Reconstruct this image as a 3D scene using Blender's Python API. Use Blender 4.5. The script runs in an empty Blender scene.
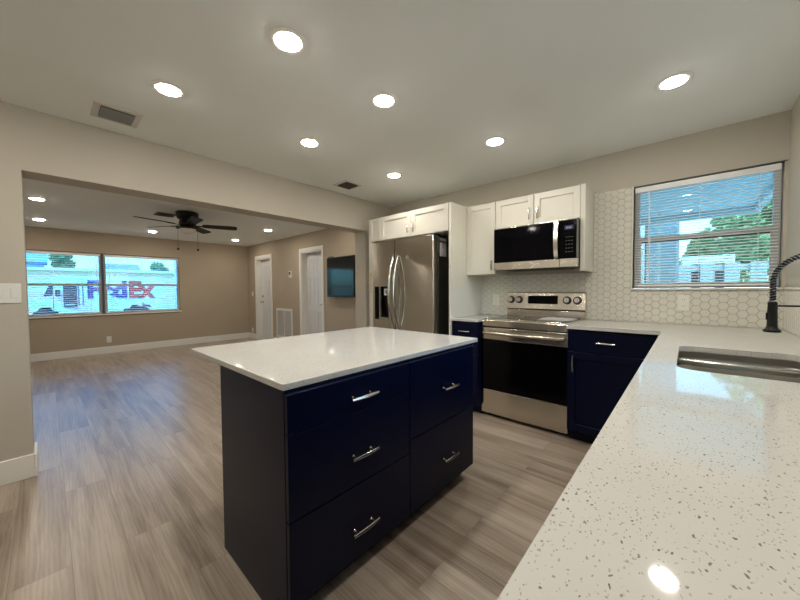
import bpy, bmesh, math, random
from mathutils import Vector, Matrix
random.seed(7)
C = bpy.context.scene.collection
S = bpy.context.scene
R = math.radians

# ------------------------------------------------------------------ camera
HC, FPX, YAW, PITCH, ROLL = 1.242, 319.37, R(42.044), R(-1.84), R(-0.367)
fw = Vector((-math.sin(YAW)*math.cos(PITCH), math.cos(YAW)*math.cos(PITCH), math.sin(PITCH)))
rt = Vector((math.cos(YAW), math.sin(YAW), 0)); up = rt.cross(fw)
r2 = rt*math.cos(ROLL) + up*math.sin(ROLL); u2 = -rt*math.sin(ROLL) + up*math.cos(ROLL)
cd = bpy.data.cameras.new('camera'); cam = bpy.data.objects.new('camera', cd); C.objects.link(cam)
m = Matrix((r2, u2, -fw)).transposed().to_4x4(); m.translation = (0, 0, HC)
cam.matrix_world = m
cd.sensor_fit = 'HORIZONTAL'; cd.sensor_width = 36.0; cd.lens = 36.0*FPX/800.0; cd.clip_start = 0.02; cd.clip_end = 300
S.camera = cam

# ------------------------------------------------------------------ world, sun, exposure
LAMP = 175.0            # radiance of a downlight lens
w = bpy.data.worlds.new('world'); S.world = w; w.use_nodes = True
wn = w.node_tree; wn.nodes.clear()
wo = wn.nodes.new('ShaderNodeOutputWorld'); wb = wn.nodes.new('ShaderNodeBackground'); sk = wn.nodes.new('ShaderNodeTexSky')
sk.sky_type = 'NISHITA'; sk.sun_disc = False; sk.sun_elevation = R(52); sk.sun_rotation = R(150); sk.air_density = 1.3; sk.dust_density = 1.5
wb.inputs[1].default_value = 1.1
wn.links.new(sk.outputs[0], wb.inputs[0]); wn.links.new(wb.outputs[0], wo.inputs[0])
sd = bpy.data.lights.new('sun', 'SUN'); sd.energy = 5.0; sd.angle = R(3); sd.color = (0.85, 0.95, 1.0)
sun = bpy.data.objects.new('sun', sd); C.objects.link(sun)
sun.rotation_euler = Vector((-0.45, 0.35, -0.8)).to_track_quat('-Z', 'Y').to_euler(); sun.location = (3, -3, 8)
S.view_settings.view_transform = 'Standard'; S.view_settings.look = 'None'
S.view_settings.exposure = 0.0; S.view_settings.gamma = 1.0; S.view_settings.use_curve_mapping = False

# ------------------------------------------------------------------ materials
def mat(name, col=(.8, .8, .8), rough=.5, metal=0.0, spec=.5, emit=None, es=0, coat=0):
    m = bpy.data.materials.new(name); m.use_nodes = True
    b = m.node_tree.nodes['Principled BSDF']
    b.inputs['Base Color'].default_value = (*col, 1); b.inputs['Roughness'].default_value = rough
    b.inputs['Metallic'].default_value = metal; b.inputs['Specular IOR Level'].default_value = spec
    if coat: b.inputs['Coat Weight'].default_value = coat; b.inputs['Coat Roughness'].default_value = .05
    if emit: b.inputs['Emission Color'].default_value = (*emit, 1); b.inputs['Emission Strength'].default_value = es
    return m
def nd(m, t, **k):
    n = m.node_tree.nodes.new(t)
    for a, v in k.items(): setattr(n, a, v)
    return n
def lk(m, a, b): m.node_tree.links.new(a, b)
def bs(m): return m.node_tree.nodes['Principled BSDF']
def noisy(m, c1, c2, scale=4, detail=4, stretch=(1, 1, 1), bump=0, bscale=None, rough=None):
    tc = nd(m, 'ShaderNodeTexCoord'); mp = nd(m, 'ShaderNodeMapping'); mp.inputs['Scale'].default_value = stretch
    lk(m, tc.outputs['Object'], mp.inputs[0])
    n = nd(m, 'ShaderNodeTexNoise'); n.inputs['Scale'].default_value = scale; n.inputs['Detail'].default_value = detail
    lk(m, mp.outputs[0], n.inputs['Vector'])
    r = nd(m, 'ShaderNodeValToRGB'); r.color_ramp.elements[0].position = .3; r.color_ramp.elements[1].position = .7
    r.color_ramp.elements[0].color = (*c1, 1); r.color_ramp.elements[1].color = (*c2, 1)
    lk(m, n.outputs[0], r.inputs[0]); lk(m, r.outputs[0], bs(m).inputs['Base Color'])
    if bump:
        n2 = nd(m, 'ShaderNodeTexNoise'); n2.inputs['Scale'].default_value = bscale or scale*5; n2.inputs['Detail'].default_value = 3
        lk(m, mp.outputs[0], n2.inputs['Vector'])
        b = nd(m, 'ShaderNodeBump'); b.inputs['Strength'].default_value = bump; b.inputs['Distance'].default_value = .004
        lk(m, n2.outputs[0], b.inputs['Height']); lk(m, b.outputs[0], bs(m).inputs['Normal'])
    if rough:
        mr = nd(m, 'ShaderNodeMapRange'); mr.inputs[3].default_value = rough[0]; mr.inputs[4].default_value = rough[1]
        lk(m, n.outputs[0], mr.inputs[0]); lk(m, mr.outputs[0], bs(m).inputs['Roughness'])
    return m

M = {}
M['wall'] = noisy(mat('wall_paint', rough=.75, spec=.25), (.49, .455, .385), (.51, .475, .405), 1.3, 3, bump=.12, bscale=60)
M['wall_liv'] = noisy(mat('wall_paint_living', rough=.7, spec=.3), (.40, .335, .255), (.42, .355, .27), 1.3, 3, bump=.12, bscale=60)
M['ceiling'] = noisy(mat('ceiling_paint', rough=.8, spec=.2), (.83, .86, .84), (.86, .89, .87), 1.1, 3, bump=.15, bscale=45)
M['trim'] = mat('white_trim', (.78, .77, .73), .35)
M['cab_white'] = noisy(mat('white_cabinet', rough=.35), (.66, .64, .565), (.68, .66, .585), 2, 2)
M['navy'] = noisy(mat('navy_cabinet', rough=.34, spec=.17), (.0009, .0029, .017), (.0011, .0034, .020), 3, 2)
M['navy_in'] = mat('dark_cabinet_inside', (.01, .012, .02), .6)
M['black'] = mat('black_plastic', (.008, .008, .009), .35)
M['black_matte'] = mat('matte_black_metal', (.004, .004, .004), .4, 0, .3)
M['fan_black'] = mat('fan_black', (.004, .004, .005), .5, spec=.25)
M['glass_black'] = mat('black_glass', (.002, .002, .003), .06, spec=.12)
M['oven_glass'] = mat('black_oven_glass', (.0015, .0015, .002), .12, spec=.15)
M['tvscreen'] = mat('tv_screen', (.004, .006, .01), .09, spec=.6, coat=.12)
M['chrome'] = mat('brushed_nickel', (.62, .60, .56), .22, 1)
M['plate_cream'] = mat('cream_plastic', (.80, .78, .70), .4)
M['hinge_brass'] = mat('beige_plastic', (.62, .55, .40), .4)
M['door_white'] = mat('door_paint', (.66, .67, .68), .35)
M['plate_white'] = mat('white_plastic', (.74, .74, .71), .4)
M['ring_white'] = mat('white_ring', (.9, .88, .84), .5)
M['vent_white'] = mat('vent_metal', (.62, .60, .56), .45, .0)
M['vent_dark'] = mat('vent_dark', (.06, .055, .045), .6)
M['vent_slat'] = mat('vent_slat', (.26, .28, .28), .4, .2)
M['vent_grey'] = mat('vent_grey', (.42, .44, .44), .4, .2)
M['lens'] = mat('lamp_lens', (1, 1, 1), .5, emit=(1.0, .935, .835), es=LAMP)
M['lens_liv'] = mat('lamp_lens_living', (1, 1, 1), .5, emit=(1.0, .90, .76), es=LAMP*1.25)
M['globe'] = mat('frosted_glass_globe', (.85, .82, .75), .25)
M['paper'] = mat('paper', (.50, .50, .52), .3)
M['blue_led'] = mat('blue_display', (0, 0, 0), .4, emit=(.25, .35, 1.0), es=.8)
M['key_print'] = mat('key_print', (.07, .07, .075), .5)
M['blind'] = mat('blind_slat', (.84, .85, .85), .4)
M['win_frame'] = mat('window_frame', (.72, .74, .75), .4)
M['win_dark'] = mat('window_gasket', (.06, .07, .08), .5)
M['wood_edge'] = mat('dark_wood_edge', (.09, .035, .02), .5)
M['grout'] = mat('grout', (.30, .27, .22), .8)
M['tile'] = noisy(mat('tile', rough=.16), (.69, .67, .59), (.73, .71, .63), 3, 2)
M['hose'] = mat('hose_grey', (.45, .45, .45), .35, .6)

def steel(name, col, r, st):
    m = mat(name, col, r, 1)
    if 'sink' not in name:
        tg = nd(m, 'ShaderNodeTangent', direction_type='RADIAL', axis='Z'); lk(m, tg.outputs[0], bs(m).inputs['Tangent']); bs(m).inputs['Anisotropic'].default_value = .9; bs(m).inputs['Anisotropic Rotation'].default_value = .25
    tc = nd(m, 'ShaderNodeTexCoord'); mp = nd(m, 'ShaderNodeMapping'); mp.inputs['Scale'].default_value = st
    n = nd(m, 'ShaderNodeTexNoise'); n.inputs['Scale'].default_value = 1; n.inputs['Detail'].default_value = 3
    lk(m, tc.outputs['Object'], mp.inputs[0]); lk(m, mp.outputs[0], n.inputs['Vector'])
    b = nd(m, 'ShaderNodeBump'); b.inputs['Strength'].default_value = .0; b.inputs['Distance'].default_value = .001
    lk(m, n.outputs[0], b.inputs['Height']); lk(m, b.outputs[0], bs(m).inputs['Normal'])
    return m
M['steel'] = steel('stainless_steel', (.62, .575, .50), .21, (400, 400, 3))
M['steel_h'] = steel('stainless_steel_horizontal', (.62, .575, .50), .20, (3, 3, 400))
M['steel_dark'] = steel('dark_grey_steel', (.20, .20, .19), .4, (3, 3, 200))
M['sink_steel'] = steel('sink_steel', (.42, .40, .36), .3, (3, 300, 3))

def quartz():
    m = mat('speckled_quartz', (.7, .68, .62), .05, spec=.4)
    tc = nd(m, 'ShaderNodeTexCoord')
    nz = nd(m, 'ShaderNodeTexNoise'); nz.inputs['Scale'].default_value = 60; lk(m, tc.outputs['Object'], nz.inputs['Vector'])
    vm = nd(m, 'ShaderNodeVectorMath', operation='SCALE'); vm.inputs['Scale'].default_value = .012; lk(m, nz.outputs['Color'], vm.inputs[0])
    va = nd(m, 'ShaderNodeVectorMath', operation='ADD'); lk(m, tc.outputs['Object'], va.inputs[0]); lk(m, vm.outputs[0], va.inputs[1])
    prev = None
    base = nd(m, 'ShaderNodeTexNoise'); base.inputs['Scale'].default_value = 5; lk(m, tc.outputs['Object'], base.inputs['Vector'])
    br = nd(m, 'ShaderNodeValToRGB'); br.color_ramp.elements[0].color = (.56, .555, .525, 1); br.color_ramp.elements[1].color = (.61, .605, .575, 1)
    lk(m, base.outputs[0], br.inputs[0]); prev = br.outputs[0]
    for sc, rad, frac, col, rot in ((125, .19, .32, (.17, .15, .115, 1), .6), (205, .22, .28, (.30, .28, .24, 1), .9), (150, .16, .5, (.40, .38, .34, 1), .5)):
        mp = nd(m, 'ShaderNodeMapping'); mp.inputs['Rotation'].default_value = (0, 0, rot); mp.inputs['Scale'].default_value = (1, .52, 1)
        lk(m, va.outputs[0], mp.inputs[0])
        v = nd(m, 'ShaderNodeTexVoronoi'); v.inputs['Scale'].default_value = sc; lk(m, mp.outputs[0], v.inputs['Vector'])
        lt = nd(m, 'ShaderNodeMath', operation='LESS_THAN'); lt.inputs[1].default_value = rad; lk(m, v.outputs['Distance'], lt.inputs[0])
        sp = nd(m, 'ShaderNodeSeparateColor'); lk(m, v.outputs['Color'], sp.inputs[0])
        gt = nd(m, 'ShaderNodeMath', operation='GREATER_THAN'); gt.inputs[1].default_value = frac; lk(m, sp.outputs[0], gt.inputs[0])
        mu = nd(m, 'ShaderNodeMath', operation='MULTIPLY'); lk(m, lt.outputs[0], mu.inputs[0]); lk(m, gt.outputs[0], mu.inputs[1])
        mu2 = nd(m, 'ShaderNodeMath', operation='MULTIPLY'); lk(m, mu.outputs[0], mu2.inputs[0]); lk(m, sp.outputs[1], mu2.inputs[1])
        mu3 = nd(m, 'ShaderNodeMath', operation='MULTIPLY_ADD'); mu3.inputs[1].default_value = .6; lk(m, mu2.outputs[0], mu3.inputs[0])
        mu4 = nd(m, 'ShaderNodeMath', operation='MULTIPLY'); mu4.inputs[1].default_value = .4; lk(m, mu.outputs[0], mu4.inputs[0]); lk(m, mu4.outputs[0], mu3.inputs[2])
        mx = nd(m, 'ShaderNodeMix', data_type='RGBA'); lk(m, mu3.outputs[0], mx.inputs[0]); lk(m, prev, mx.inputs[6]); mx.inputs[7].default_value = col
        prev = mx.outputs[2]
    lk(m, prev, bs(m).inputs['Base Color'])
    return m
M['quartz'] = quartz()

def planks():
    m = mat('vinyl_plank_floor', (.4, .35, .3), .3, spec=.5)
    tc = nd(m, 'ShaderNodeTexCoord'); mp = nd(m, 'ShaderNodeMapping'); mp.inputs['Location'].default_value = (.35, .143, 0)
    lk(m, tc.outputs['Object'], mp.inputs[0])
    b = nd(m, 'ShaderNodeTexBrick'); b.offset = .37; b.offset_frequency = 2
    b.inputs['Color1'].default_value = (0, 0, 0, 1); b.inputs['Color2'].default_value = (1, 1, 1, 1); b.inputs['Mortar'].default_value = (.5, .5, .5, 1)
    b.inputs['Scale'].default_value = 1; b.inputs['Mortar Size'].default_value = .0008; b.inputs['Brick Width'].default_value = 1.25; b.inputs['Row Height'].default_value = .19
    b.inputs['Bias'].default_value = 0; b.inputs['Mortar Smooth'].default_value = .2
    lk(m, mp.outputs[0], b.inputs['Vector'])
    # random shift of the grain in each plank
    vs = nd(m, 'ShaderNodeVectorMath', operation='SCALE'); vs.inputs['Scale'].default_value = 37; lk(m, b.outputs['Color'], vs.inputs[0])
    va = nd(m, 'ShaderNodeVectorMath', operation='ADD'); lk(m, mp.outputs[0], va.inputs[0]); lk(m, vs.outputs[0], va.inputs[1])
    g = nd(m, 'ShaderNodeMapping'); g.inputs['Scale'].default_value = (.7, 9, 1); lk(m, va.outputs[0], g.inputs[0])
    n1 = nd(m, 'ShaderNodeTexNoise'); n1.inputs['Scale'].default_value = 1.6; n1.inputs['Detail'].default_value = 7; n1.inputs['Roughness'].default_value = .62; n1.inputs['Distortion'].default_value = .35
    lk(m, g.outputs[0], n1.inputs['Vector'])
    g2 = nd(m, 'ShaderNodeMapping'); g2.inputs['Scale'].default_value = (2.5, 120, 1); lk(m, va.outputs[0], g2.inputs[0])
    n2 = nd(m, 'ShaderNodeTexNoise'); n2.inputs['Scale'].default_value = 1.5; n2.inputs['Detail'].default_value = 3; lk(m, g2.outputs[0], n2.inputs['Vector'])
    # cathedral rings
    g3 = nd(m, 'ShaderNodeMapping'); g3.inputs['Scale'].default_value = (.55, 4.2, 1); lk(m, va.outputs[0], g3.inputs[0])
    wv = nd(m, 'ShaderNodeTexWave', wave_type='RINGS', rings_direction='SPHERICAL'); wv.inputs['Scale'].default_value = 4.5; wv.inputs['Distortion'].default_value = 7; wv.inputs['Detail'].default_value = 2; wv.inputs['Detail Scale'].default_value = 1.2
    lk(m, g3.outputs[0], wv.inputs['Vector'])
    a = nd(m, 'ShaderNodeMath', operation='MULTIPLY_ADD'); a.inputs[1].default_value = .13; lk(m, n2.outputs[0], a.inputs[0])
    n1c = nd(m, 'ShaderNodeMath', operation='MULTIPLY_ADD'); n1c.inputs[1].default_value = 1.4; n1c.inputs[2].default_value = -.2; lk(m, n1.outputs[0], n1c.inputs[0]); lk(m, n1c.outputs[0], a.inputs[2])
    a2 = nd(m, 'ShaderNodeMath', operation='MULTIPLY_ADD'); a2.inputs[1].default_value = .11; lk(m, wv.outputs[0], a2.inputs[0]); lk(m, a.outputs[0], a2.inputs[2])
    sp = nd(m, 'ShaderNodeSeparateColor'); lk(m, b.outputs['Color'], sp.inputs[0])
    a3 = nd(m, 'ShaderNodeMath', operation='MULTIPLY_ADD'); a3.inputs[1].default_value = .24; lk(m, sp.outputs[0], a3.inputs[0]); lk(m, a2.outputs[0], a3.inputs[2])
    r = nd(m, 'ShaderNodeValToRGB'); e = r.color_ramp.elements
    e[0].position = .42; e[0].color = (.20, .155, .12, 1); e[1].position = 1.0; e[1].color = (.46, .39, .32, 1)
    x = e.new(.70); x.color = (.335, .268, .21, 1)
    lk(m, a3.outputs[0], r.inputs[0])
    mx = nd(m, 'ShaderNodeMix', data_type='RGBA'); lk(m, b.outputs['Fac'], mx.inputs[0]); lk(m, r.outputs[0], mx.inputs[6]); mx.inputs[7].default_value = (.17, .14, .11, 1)
    lk(m, mx.outputs[2], bs(m).inputs['Base Color'])
    mr = nd(m, 'ShaderNodeMapRange'); mr.inputs[3].default_value = .24; mr.inputs[4].default_value = .42; lk(m, n1.outputs[0], mr.inputs[0]); lk(m, mr.outputs[0], bs(m).inputs['Roughness'])
    bp = nd(m, 'ShaderNodeBump'); bp.inputs['Strength'].default_value = .12; bp.inputs['Distance'].default_value = .002; lk(m, a.outputs[0], bp.inputs['Height']); lk(m, bp.outputs[0], bs(m).inputs['Normal'])
    return m
M['floor'] = planks()

def pane(tint=(.80, .93, .97)):
    m = bpy.data.materials.new('window_glass'); m.use_nodes = True; t = m.node_tree; t.nodes.clear()
    o = t.nodes.new('ShaderNodeOutputMaterial'); mx = t.nodes.new('ShaderNodeMixShader'); tr = t.nodes.new('ShaderNodeBsdfTransparent'); gl = t.nodes.new('ShaderNodeBsdfGlossy'); fr = t.nodes.new('ShaderNodeFresnel')
    tr.inputs[0].default_value = (*tint, 1); gl.inputs['Roughness'].default_value = .01; gl.inputs[0].default_value = (1, 1, 1, 1); fr.inputs[0].default_value = 1.5
    t.links.new(fr.outputs[0], mx.inputs[0]); t.links.new(tr.outputs[0], mx.inputs[1]); t.links.new(gl.outputs[0], mx.inputs[2]); t.links.new(mx.outputs[0], o.inputs[0])
    return m
M['pane'] = pane((.38, .66, .84))
M['pane_k'] = pane((.50, .70, .74)); M['pane_k'].name = 'kitchen_window_glass'
M['pane_clear'] = pane((.93, .98, 1.0)); M['pane_clear'].name = 'clear_window_glass'
M['truck_white'] = mat('truck_white', (.80, .82, .84), .35)
M['truck_glass'] = mat('truck_glass', (.03, .07, .12), .1)
M['truck_dark'] = mat('truck_dark', (.03, .05, .07), .6)
M['tyre'] = mat('tyre', (.02, .03, .05), .8)
M['fed_blue'] = mat('sign_violet', (.03, .03, .22), .4)
M['ex_red'] = mat('sign_orange', (.80, .06, .05), .4)
M['lawn'] = noisy(mat('lawn', rough=.9), (.05, .11, .03), (.11, .2, .06), 6, 5)
M['road'] = noisy(mat('road', rough=.9), (.30, .30, .29), (.38, .38, .37), 3, 4)
M['patio_slab'] = noisy(mat('patio_slab', rough=.9), (.40, .40, .38), (.5, .5, .48), 3, 4)
M['house_beige'] = mat('house_beige', (.74, .64, .38), .8)
M['house_blue'] = mat('house_blue', (.25, .42, .55), .8)
M['roof_grey'] = mat('roof_grey', (.3, .36, .4), .8)
M['leaf'] = noisy(mat('leaves', rough=.5), (.07, .20, .09), (.34, .56, .28), 3, 3)
M['bark'] = noisy(mat('bark', rough=.9), (.10, .07, .05), (.2, .15, .1), 8, 4)
M['ext_white'] = mat('exterior_white', (.80, .82, .84), .6)
M['ext_blue'] = mat('exterior_pale_blue', (.62, .76, .84), .7)
M['ext_shade'] = mat('exterior_blue_shaded', (.16, .26, .33), .8)  # house blue darkened in the colour for the wall in shade
M['fence_grey'] = mat('fence_boards', (.42, .50, .56), .7)

# ------------------------------------------------------------------ mesh helpers
def nb(): return bmesh.new()
def bx(bm, lo, hi, bev=0, seg=2):
    lo = Vector(lo); hi = Vector(hi)
    lo, hi = Vector(map(min, lo, hi)), Vector(map(max, lo, hi))
    r = bmesh.ops.create_cube(bm, size=1)
    bmesh.ops.scale(bm, vec=hi-lo, verts=r['verts']); bmesh.ops.translate(bm, vec=(lo+hi)/2, verts=r['verts'])
    if bev:
        es = list({e for v in r['verts'] for e in v.link_edges})
        bmesh.ops.bevel(bm, geom=es, offset=bev, segments=seg, affect='EDGES', profile=.5)
    return bm
def lathe(bm, prof, c=(0, 0, 0), seg=28, mtx=None, cap=True):
    """prof: list of (r, z) from bottom to top, around Z"""
    rings = []; vs = []
    for r, z in prof:
        ring = [bm.verts.new((r*math.cos(2*math.pi*i/seg), r*math.sin(2*math.pi*i/seg), z)) for i in range(seg)]
        rings.append(ring); vs += ring
    for a, b in zip(rings, rings[1:]):
        for i in range(seg): bm.faces.new((a[i], a[(i+1) % seg], b[(i+1) % seg], b[i]))
    if cap: bm.faces.new(rings[0][::-1]); bm.faces.new(rings[-1])
    T = Matrix.Translation(c) @ (mtx or Matrix.Identity(4))
    bmesh.ops.transform(bm, matrix=T, verts=vs)
    return bm
def AX(d):  # matrix turning Z into direction d
    return Vector(d).to_track_quat('Z', 'Y').to_matrix().to_4x4()
def tube(bm, pts, r, seg=10, closed=False):
    pts = [Vector(p) for p in pts]; n = len(pts); rad = r if isinstance(r, (list, tuple)) else [r]*n
    rings = []; nrm = None
    for i, p in enumerate(pts):
        t = (pts[min(i+1, n-1)]-pts[max(i-1, 0)]).normalized()
        if nrm is None:
            nrm = t.orthogonal().normalized()
        else:
            nrm = (nrm - t*nrm.dot(t)).normalized()
        b = t.cross(nrm)
        rings.append([bm.verts.new(p + (nrm*math.cos(2*math.pi*k/seg)+b*math.sin(2*math.pi*k/seg))*rad[i]) for k in range(seg)])
    for a, b in zip(rings, rings[1:]):
        for k in range(seg): bm.faces.new((a[k], a[(k+1) % seg], b[(k+1) % seg], b[k]))
    bm.faces.new(rings[0][::-1]); bm.faces.new(rings[-1])
    return bm
def prism(bm, poly, z0, z1, mtx=None):
    a = [bm.verts.new((x, y, z0)) for x, y in poly]; b = [bm.verts.new((x, y, z1)) for x, y in poly]
    n = len(poly)
    bm.faces.new(a[::-1]); bm.faces.new(b)
    for i in range(n): bm.faces.new((a[i], a[(i+1) % n], b[(i+1) % n], b[i]))
    if mtx: bmesh.ops.transform(bm, matrix=mtx, verts=a+b)
    return bm
def root_of(o):
    while o.parent: o = o.parent
    return o
def obj(name, bm, m, parent=None, smooth=False, label=None, kind=None):
    bmesh.ops.recalc_face_normals(bm, faces=bm.faces)
    me = bpy.data.meshes.new(name)
    if parent:
        bmesh.ops.translate(bm, vec=-root_of(parent).location, verts=bm.verts)
    bm.to_mesh(me); bm.free()
    me.materials.append(M[m] if isinstance(m, str) else m)
    if smooth:
        for p in me.polygons: p.use_smooth = True
        try: me.set_sharp_from_angle(angle=R(35))
        except Exception: pass
    o = bpy.data.objects.new(name, me); C.objects.link(o)
    if parent: o.parent = parent
    if label: o['label'] = label
    if kind: o['kind'] = kind
    return o
def thing(name, label, cat, loc, group=None, kind=None):
    o = bpy.data.objects.new(name, None); C.objects.link(o); o.location = loc; o.empty_display_size = .1
    o['label'] = label; o['category'] = cat
    if group: o['group'] = group
    if kind: o['kind'] = kind
    return o
def solo(name, bm, m, label, cat, group=None, smooth=False, kind=None):
    """a thing that is one mesh; its origin is moved to its base"""
    bmesh.ops.recalc_face_normals(bm, faces=bm.faces)
    xs = [v.co for v in bm.verts]; lo = Vector((min(v.x for v in xs), min(v.y for v in xs), min(v.z for v in xs))); hi = Vector((max(v.x for v in xs), max(v.y for v in xs), 0))
    base = Vector(((lo.x+hi.x)/2, (lo.y+hi.y)/2, lo.z)); bmesh.ops.translate(bm, vec=-base, verts=bm.verts)
    o = obj(name, bm, m, None, smooth); o.location = base; o['label'] = label; o['category'] = cat
    if group: o['group'] = group
    if kind: o['kind'] = kind
    return o
def struct(name, bm, m, parent=None, smooth=False):
    o = obj(name, bm, m, parent, smooth)
    if not parent: o['kind'] = 'structure'
    return o
def copy_tree(o, loc, label=None):
    c = o.copy(); C.objects.link(c); c.location = loc
    if label: c['label'] = label
    for ch in list(o.children):
        d = ch.copy(); C.objects.link(d); d.parent = c
        for g in list(ch.children):
            e = g.copy(); C.objects.link(e); e.parent = d
    return c

# face frames: a drawing plane (u right, v up, n towards the room)
class Fr:
    def __init__(s, o, u, v, n): s.m = Matrix((Vector(u), Vector(v), Vector(n))).transposed().to_4x4(); s.m.translation = Vector(o)
def FY(y): return Fr((0, y, 0), (1, 0, 0), (0, 0, 1), (0, -1, 0))     # faces -y, u = x, v = z
def FX(x): return Fr((x, 0, 0), (0, 1, 0), (0, 0, 1), (1, 0, 0))      # faces +x, u = y, v = z
def FXN(x): return Fr((x, 0, 0), (0, 1, 0), (0, 0, 1), (-1, 0, 0))    # faces -x, u = y
def inf(bm, fr): bmesh.ops.transform(bm, matrix=fr.m, verts=bm.verts); return bm
def fbox(fr, u0, u1, v0, v1, n0, n1, bev=0):
    return inf(bx(nb(), (u0, v0, n0), (u1, v1, n1), bev), fr)
def shaker(fr, u0, u1, v0, v1, n0=0, t=.02, rail=.055, rec=.011):
    b = nb(); g = .0015; u0 += g; u1 -= g; v0 += g; v1 -= g
    bx(b, (u0+rail-.002, v0+rail-.002, n0), (u1-rail+.002, v1-rail+.002, n0+t-rec))
    bx(b, (u0, v0, n0), (u0+rail, v1, n0+t), .0015, 1); bx(b, (u1-rail, v0, n0), (u1, v1, n0+t), .0015, 1)
    bx(b, (u0+rail, v0, n0), (u1-rail, v0+rail, n0+t), .0015, 1); bx(b, (u0+rail, v1-rail, n0), (u1-rail, v1, n0+t), .0015, 1)
    return inf(b, fr)
def pull(fr, u, v, n, L=.145, vert=False, out=.03):
    b = nb(); pts = []; N = 12
    d = (0, 1) if vert else (1, 0)
    for i in range(N+1):
        t = i/N*2-1; pts.append((u+d[0]*t*L/2, v+d[1]*t*L/2, n+out*(1-.12*t*t)))
    tube(b, pts, [.0055+.002*(1-abs(i/N*2-1)) for i in range(N+1)], 8)
    for s in (-1, 1):
        c = L/2*.66*s; lathe(b, [(.0065, 0), (.004, .004), (.0035, out*.86)], (u+d[0]*c, v+d[1]*c, n), 10)
    return inf(b, fr)

# ------------------------------------------------------------------ key dimensions
YB, XL, XLi, XR, ZC, ZL, ZO = 3.442, -3.259, -3.48, .502, 2.454, 2.401, 2.043
YO0, YO1, YD, XW, YN = -.085, 2.925, 3.589, -8.64, -1.7
ZK = .949
def wallbox(name, m, boxes):
    b = nb()
    for lo, hi in boxes: bx(b, lo, hi)
    return struct(name, b, m)
# shell
struct('floor', bx(nb(), (XW-.2, YN-.2, -.1), (XR+.2, YD+.25, 0)), 'floor')
b = nb(); bx(b, (XL-.11, YN-.2, ZC), (XR+.2, YB+.25, ZC+.15)); struct('ceiling_kitchen', b, 'ceiling')
b = nb(); bx(b, (XW-.2, YN-.2, ZL), (XL-.11, YD+.25, ZL+.2)); struct('ceiling_living', b, 'ceiling')
WX0, WX1, WZ0, WZ1 = -.362, .484, 1.24, 2.12
wallbox('wall_back', 'wall', [((XLi+.1, YB, 0), (WX0, YB+.2, ZC)), ((WX0, YB, 0), (WX1, YB+.2, WZ0-.015)), ((WX0, YB, WZ1), (WX1, YB+.2, ZC)), ((WX1, YB, 0), (XR+.2, YB+.2, ZC))])
RY0, RY1 = 1.25, 2.45     # window over the sink, outside the view
wallbox('wall_right', 'wall', [((XR, YN, 0), (XR+.2, RY0, ZC)), ((XR, RY1, 0), (XR+.2, YB, ZC)), ((XR, RY0, 0), (XR+.2, RY1, WZ0-.015)), ((XR, RY0, WZ1), (XR+.2, RY1, ZC))])
wallbox('wall_front', 'wall', [((XLi, YN-.2, 0), (XR+.2, YN, ZC)), ((XW-.2, YN-.2, 0), (XLi, YN, ZL))])
wallbox('wall_left', 'wall', [((XLi, YN, 0), (XL, YO0, ZC)), ((XLi, YO0, ZO), (XL, YO1, ZC)), ((XLi, YO1, 0), (XL, YB, ZC))])
LY0, LY1, LM0, LM1, LZ0, LZ1 = -.54, 2.06, .755, .784, .80, 1.985
wallbox('wall_far', 'wall_liv', [((XW-.2, YN, 0), (XW, LY0, ZL)), ((XW-.2, LY1, 0), (XW, YD, ZL)), ((XW-.2, LY0, 0), (XW, LY1, LZ0)), ((XW-.2, LY0, LZ1), (XW, LY1, ZL))])
D1 = (-8.10, -7.36); D2 = (-5.99, -5.27); DZ = 2.03; DD = .12
wallbox('wall_doors', 'wall_liv', [((XW-.2, YD, 0), (D1[0], YD+.2, ZL)), ((D1[1], YD, 0), (D2[0], YD+.2, ZL)), ((D2[1], YD, 0), (XLi+.1, YD+.2, ZL)),
    ((D1[0], YD, DZ), (D1[1], YD+.2, ZL)), ((D2[0], YD, DZ), (D2[1], YD+.2, ZL)), ((XLi, YB, 0), (XLi+.1, YD, ZL))])
# baseboards
def bbd(name, boxes):
    b = nb()
    for lo, hi in boxes: bx(b, lo, hi, .004, 1)
    return struct(name, b, 'trim')
bbd('baseboard_left', [((XL, YN+.001, 0), (XL+.016, YO0, .157)), ((XLi-.016, YO0, 0), (XL+.016, YO0+.016, .157)), ((XLi-.016, YN+.02, 0), (XLi, YO0, .157))])
bbd('baseboard_stub', [((XL, YO1, 0), (XL+.016, 3.3, .157)), ((XLi-.016, YO1-.016, 0), (XL+.016, YO1, .157)), ((XLi-.016, YO1, 0), (XLi, YD-.02, .157))])
bbd('baseboard_far', [((XW, YN, 0), (XW+.018, YD, .14))])
bbd('baseboard_doors', [((XW+.02, YD-.018, 0), (D1[0]-.1, YD, .14)), ((D1[1]+.1, YD-.018, 0), (D2[0]-.1, YD, .14)), ((D2[1]+.1, YD-.018, 0), (XLi-.02, YD, .14))])
bbd('baseboard_front', [((XLi+.3, YN, 0), (-.2, YN+.016, .14)), ((XW+.02, YN, 0), (XLi-.02, YN+.016, .14))])

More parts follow.
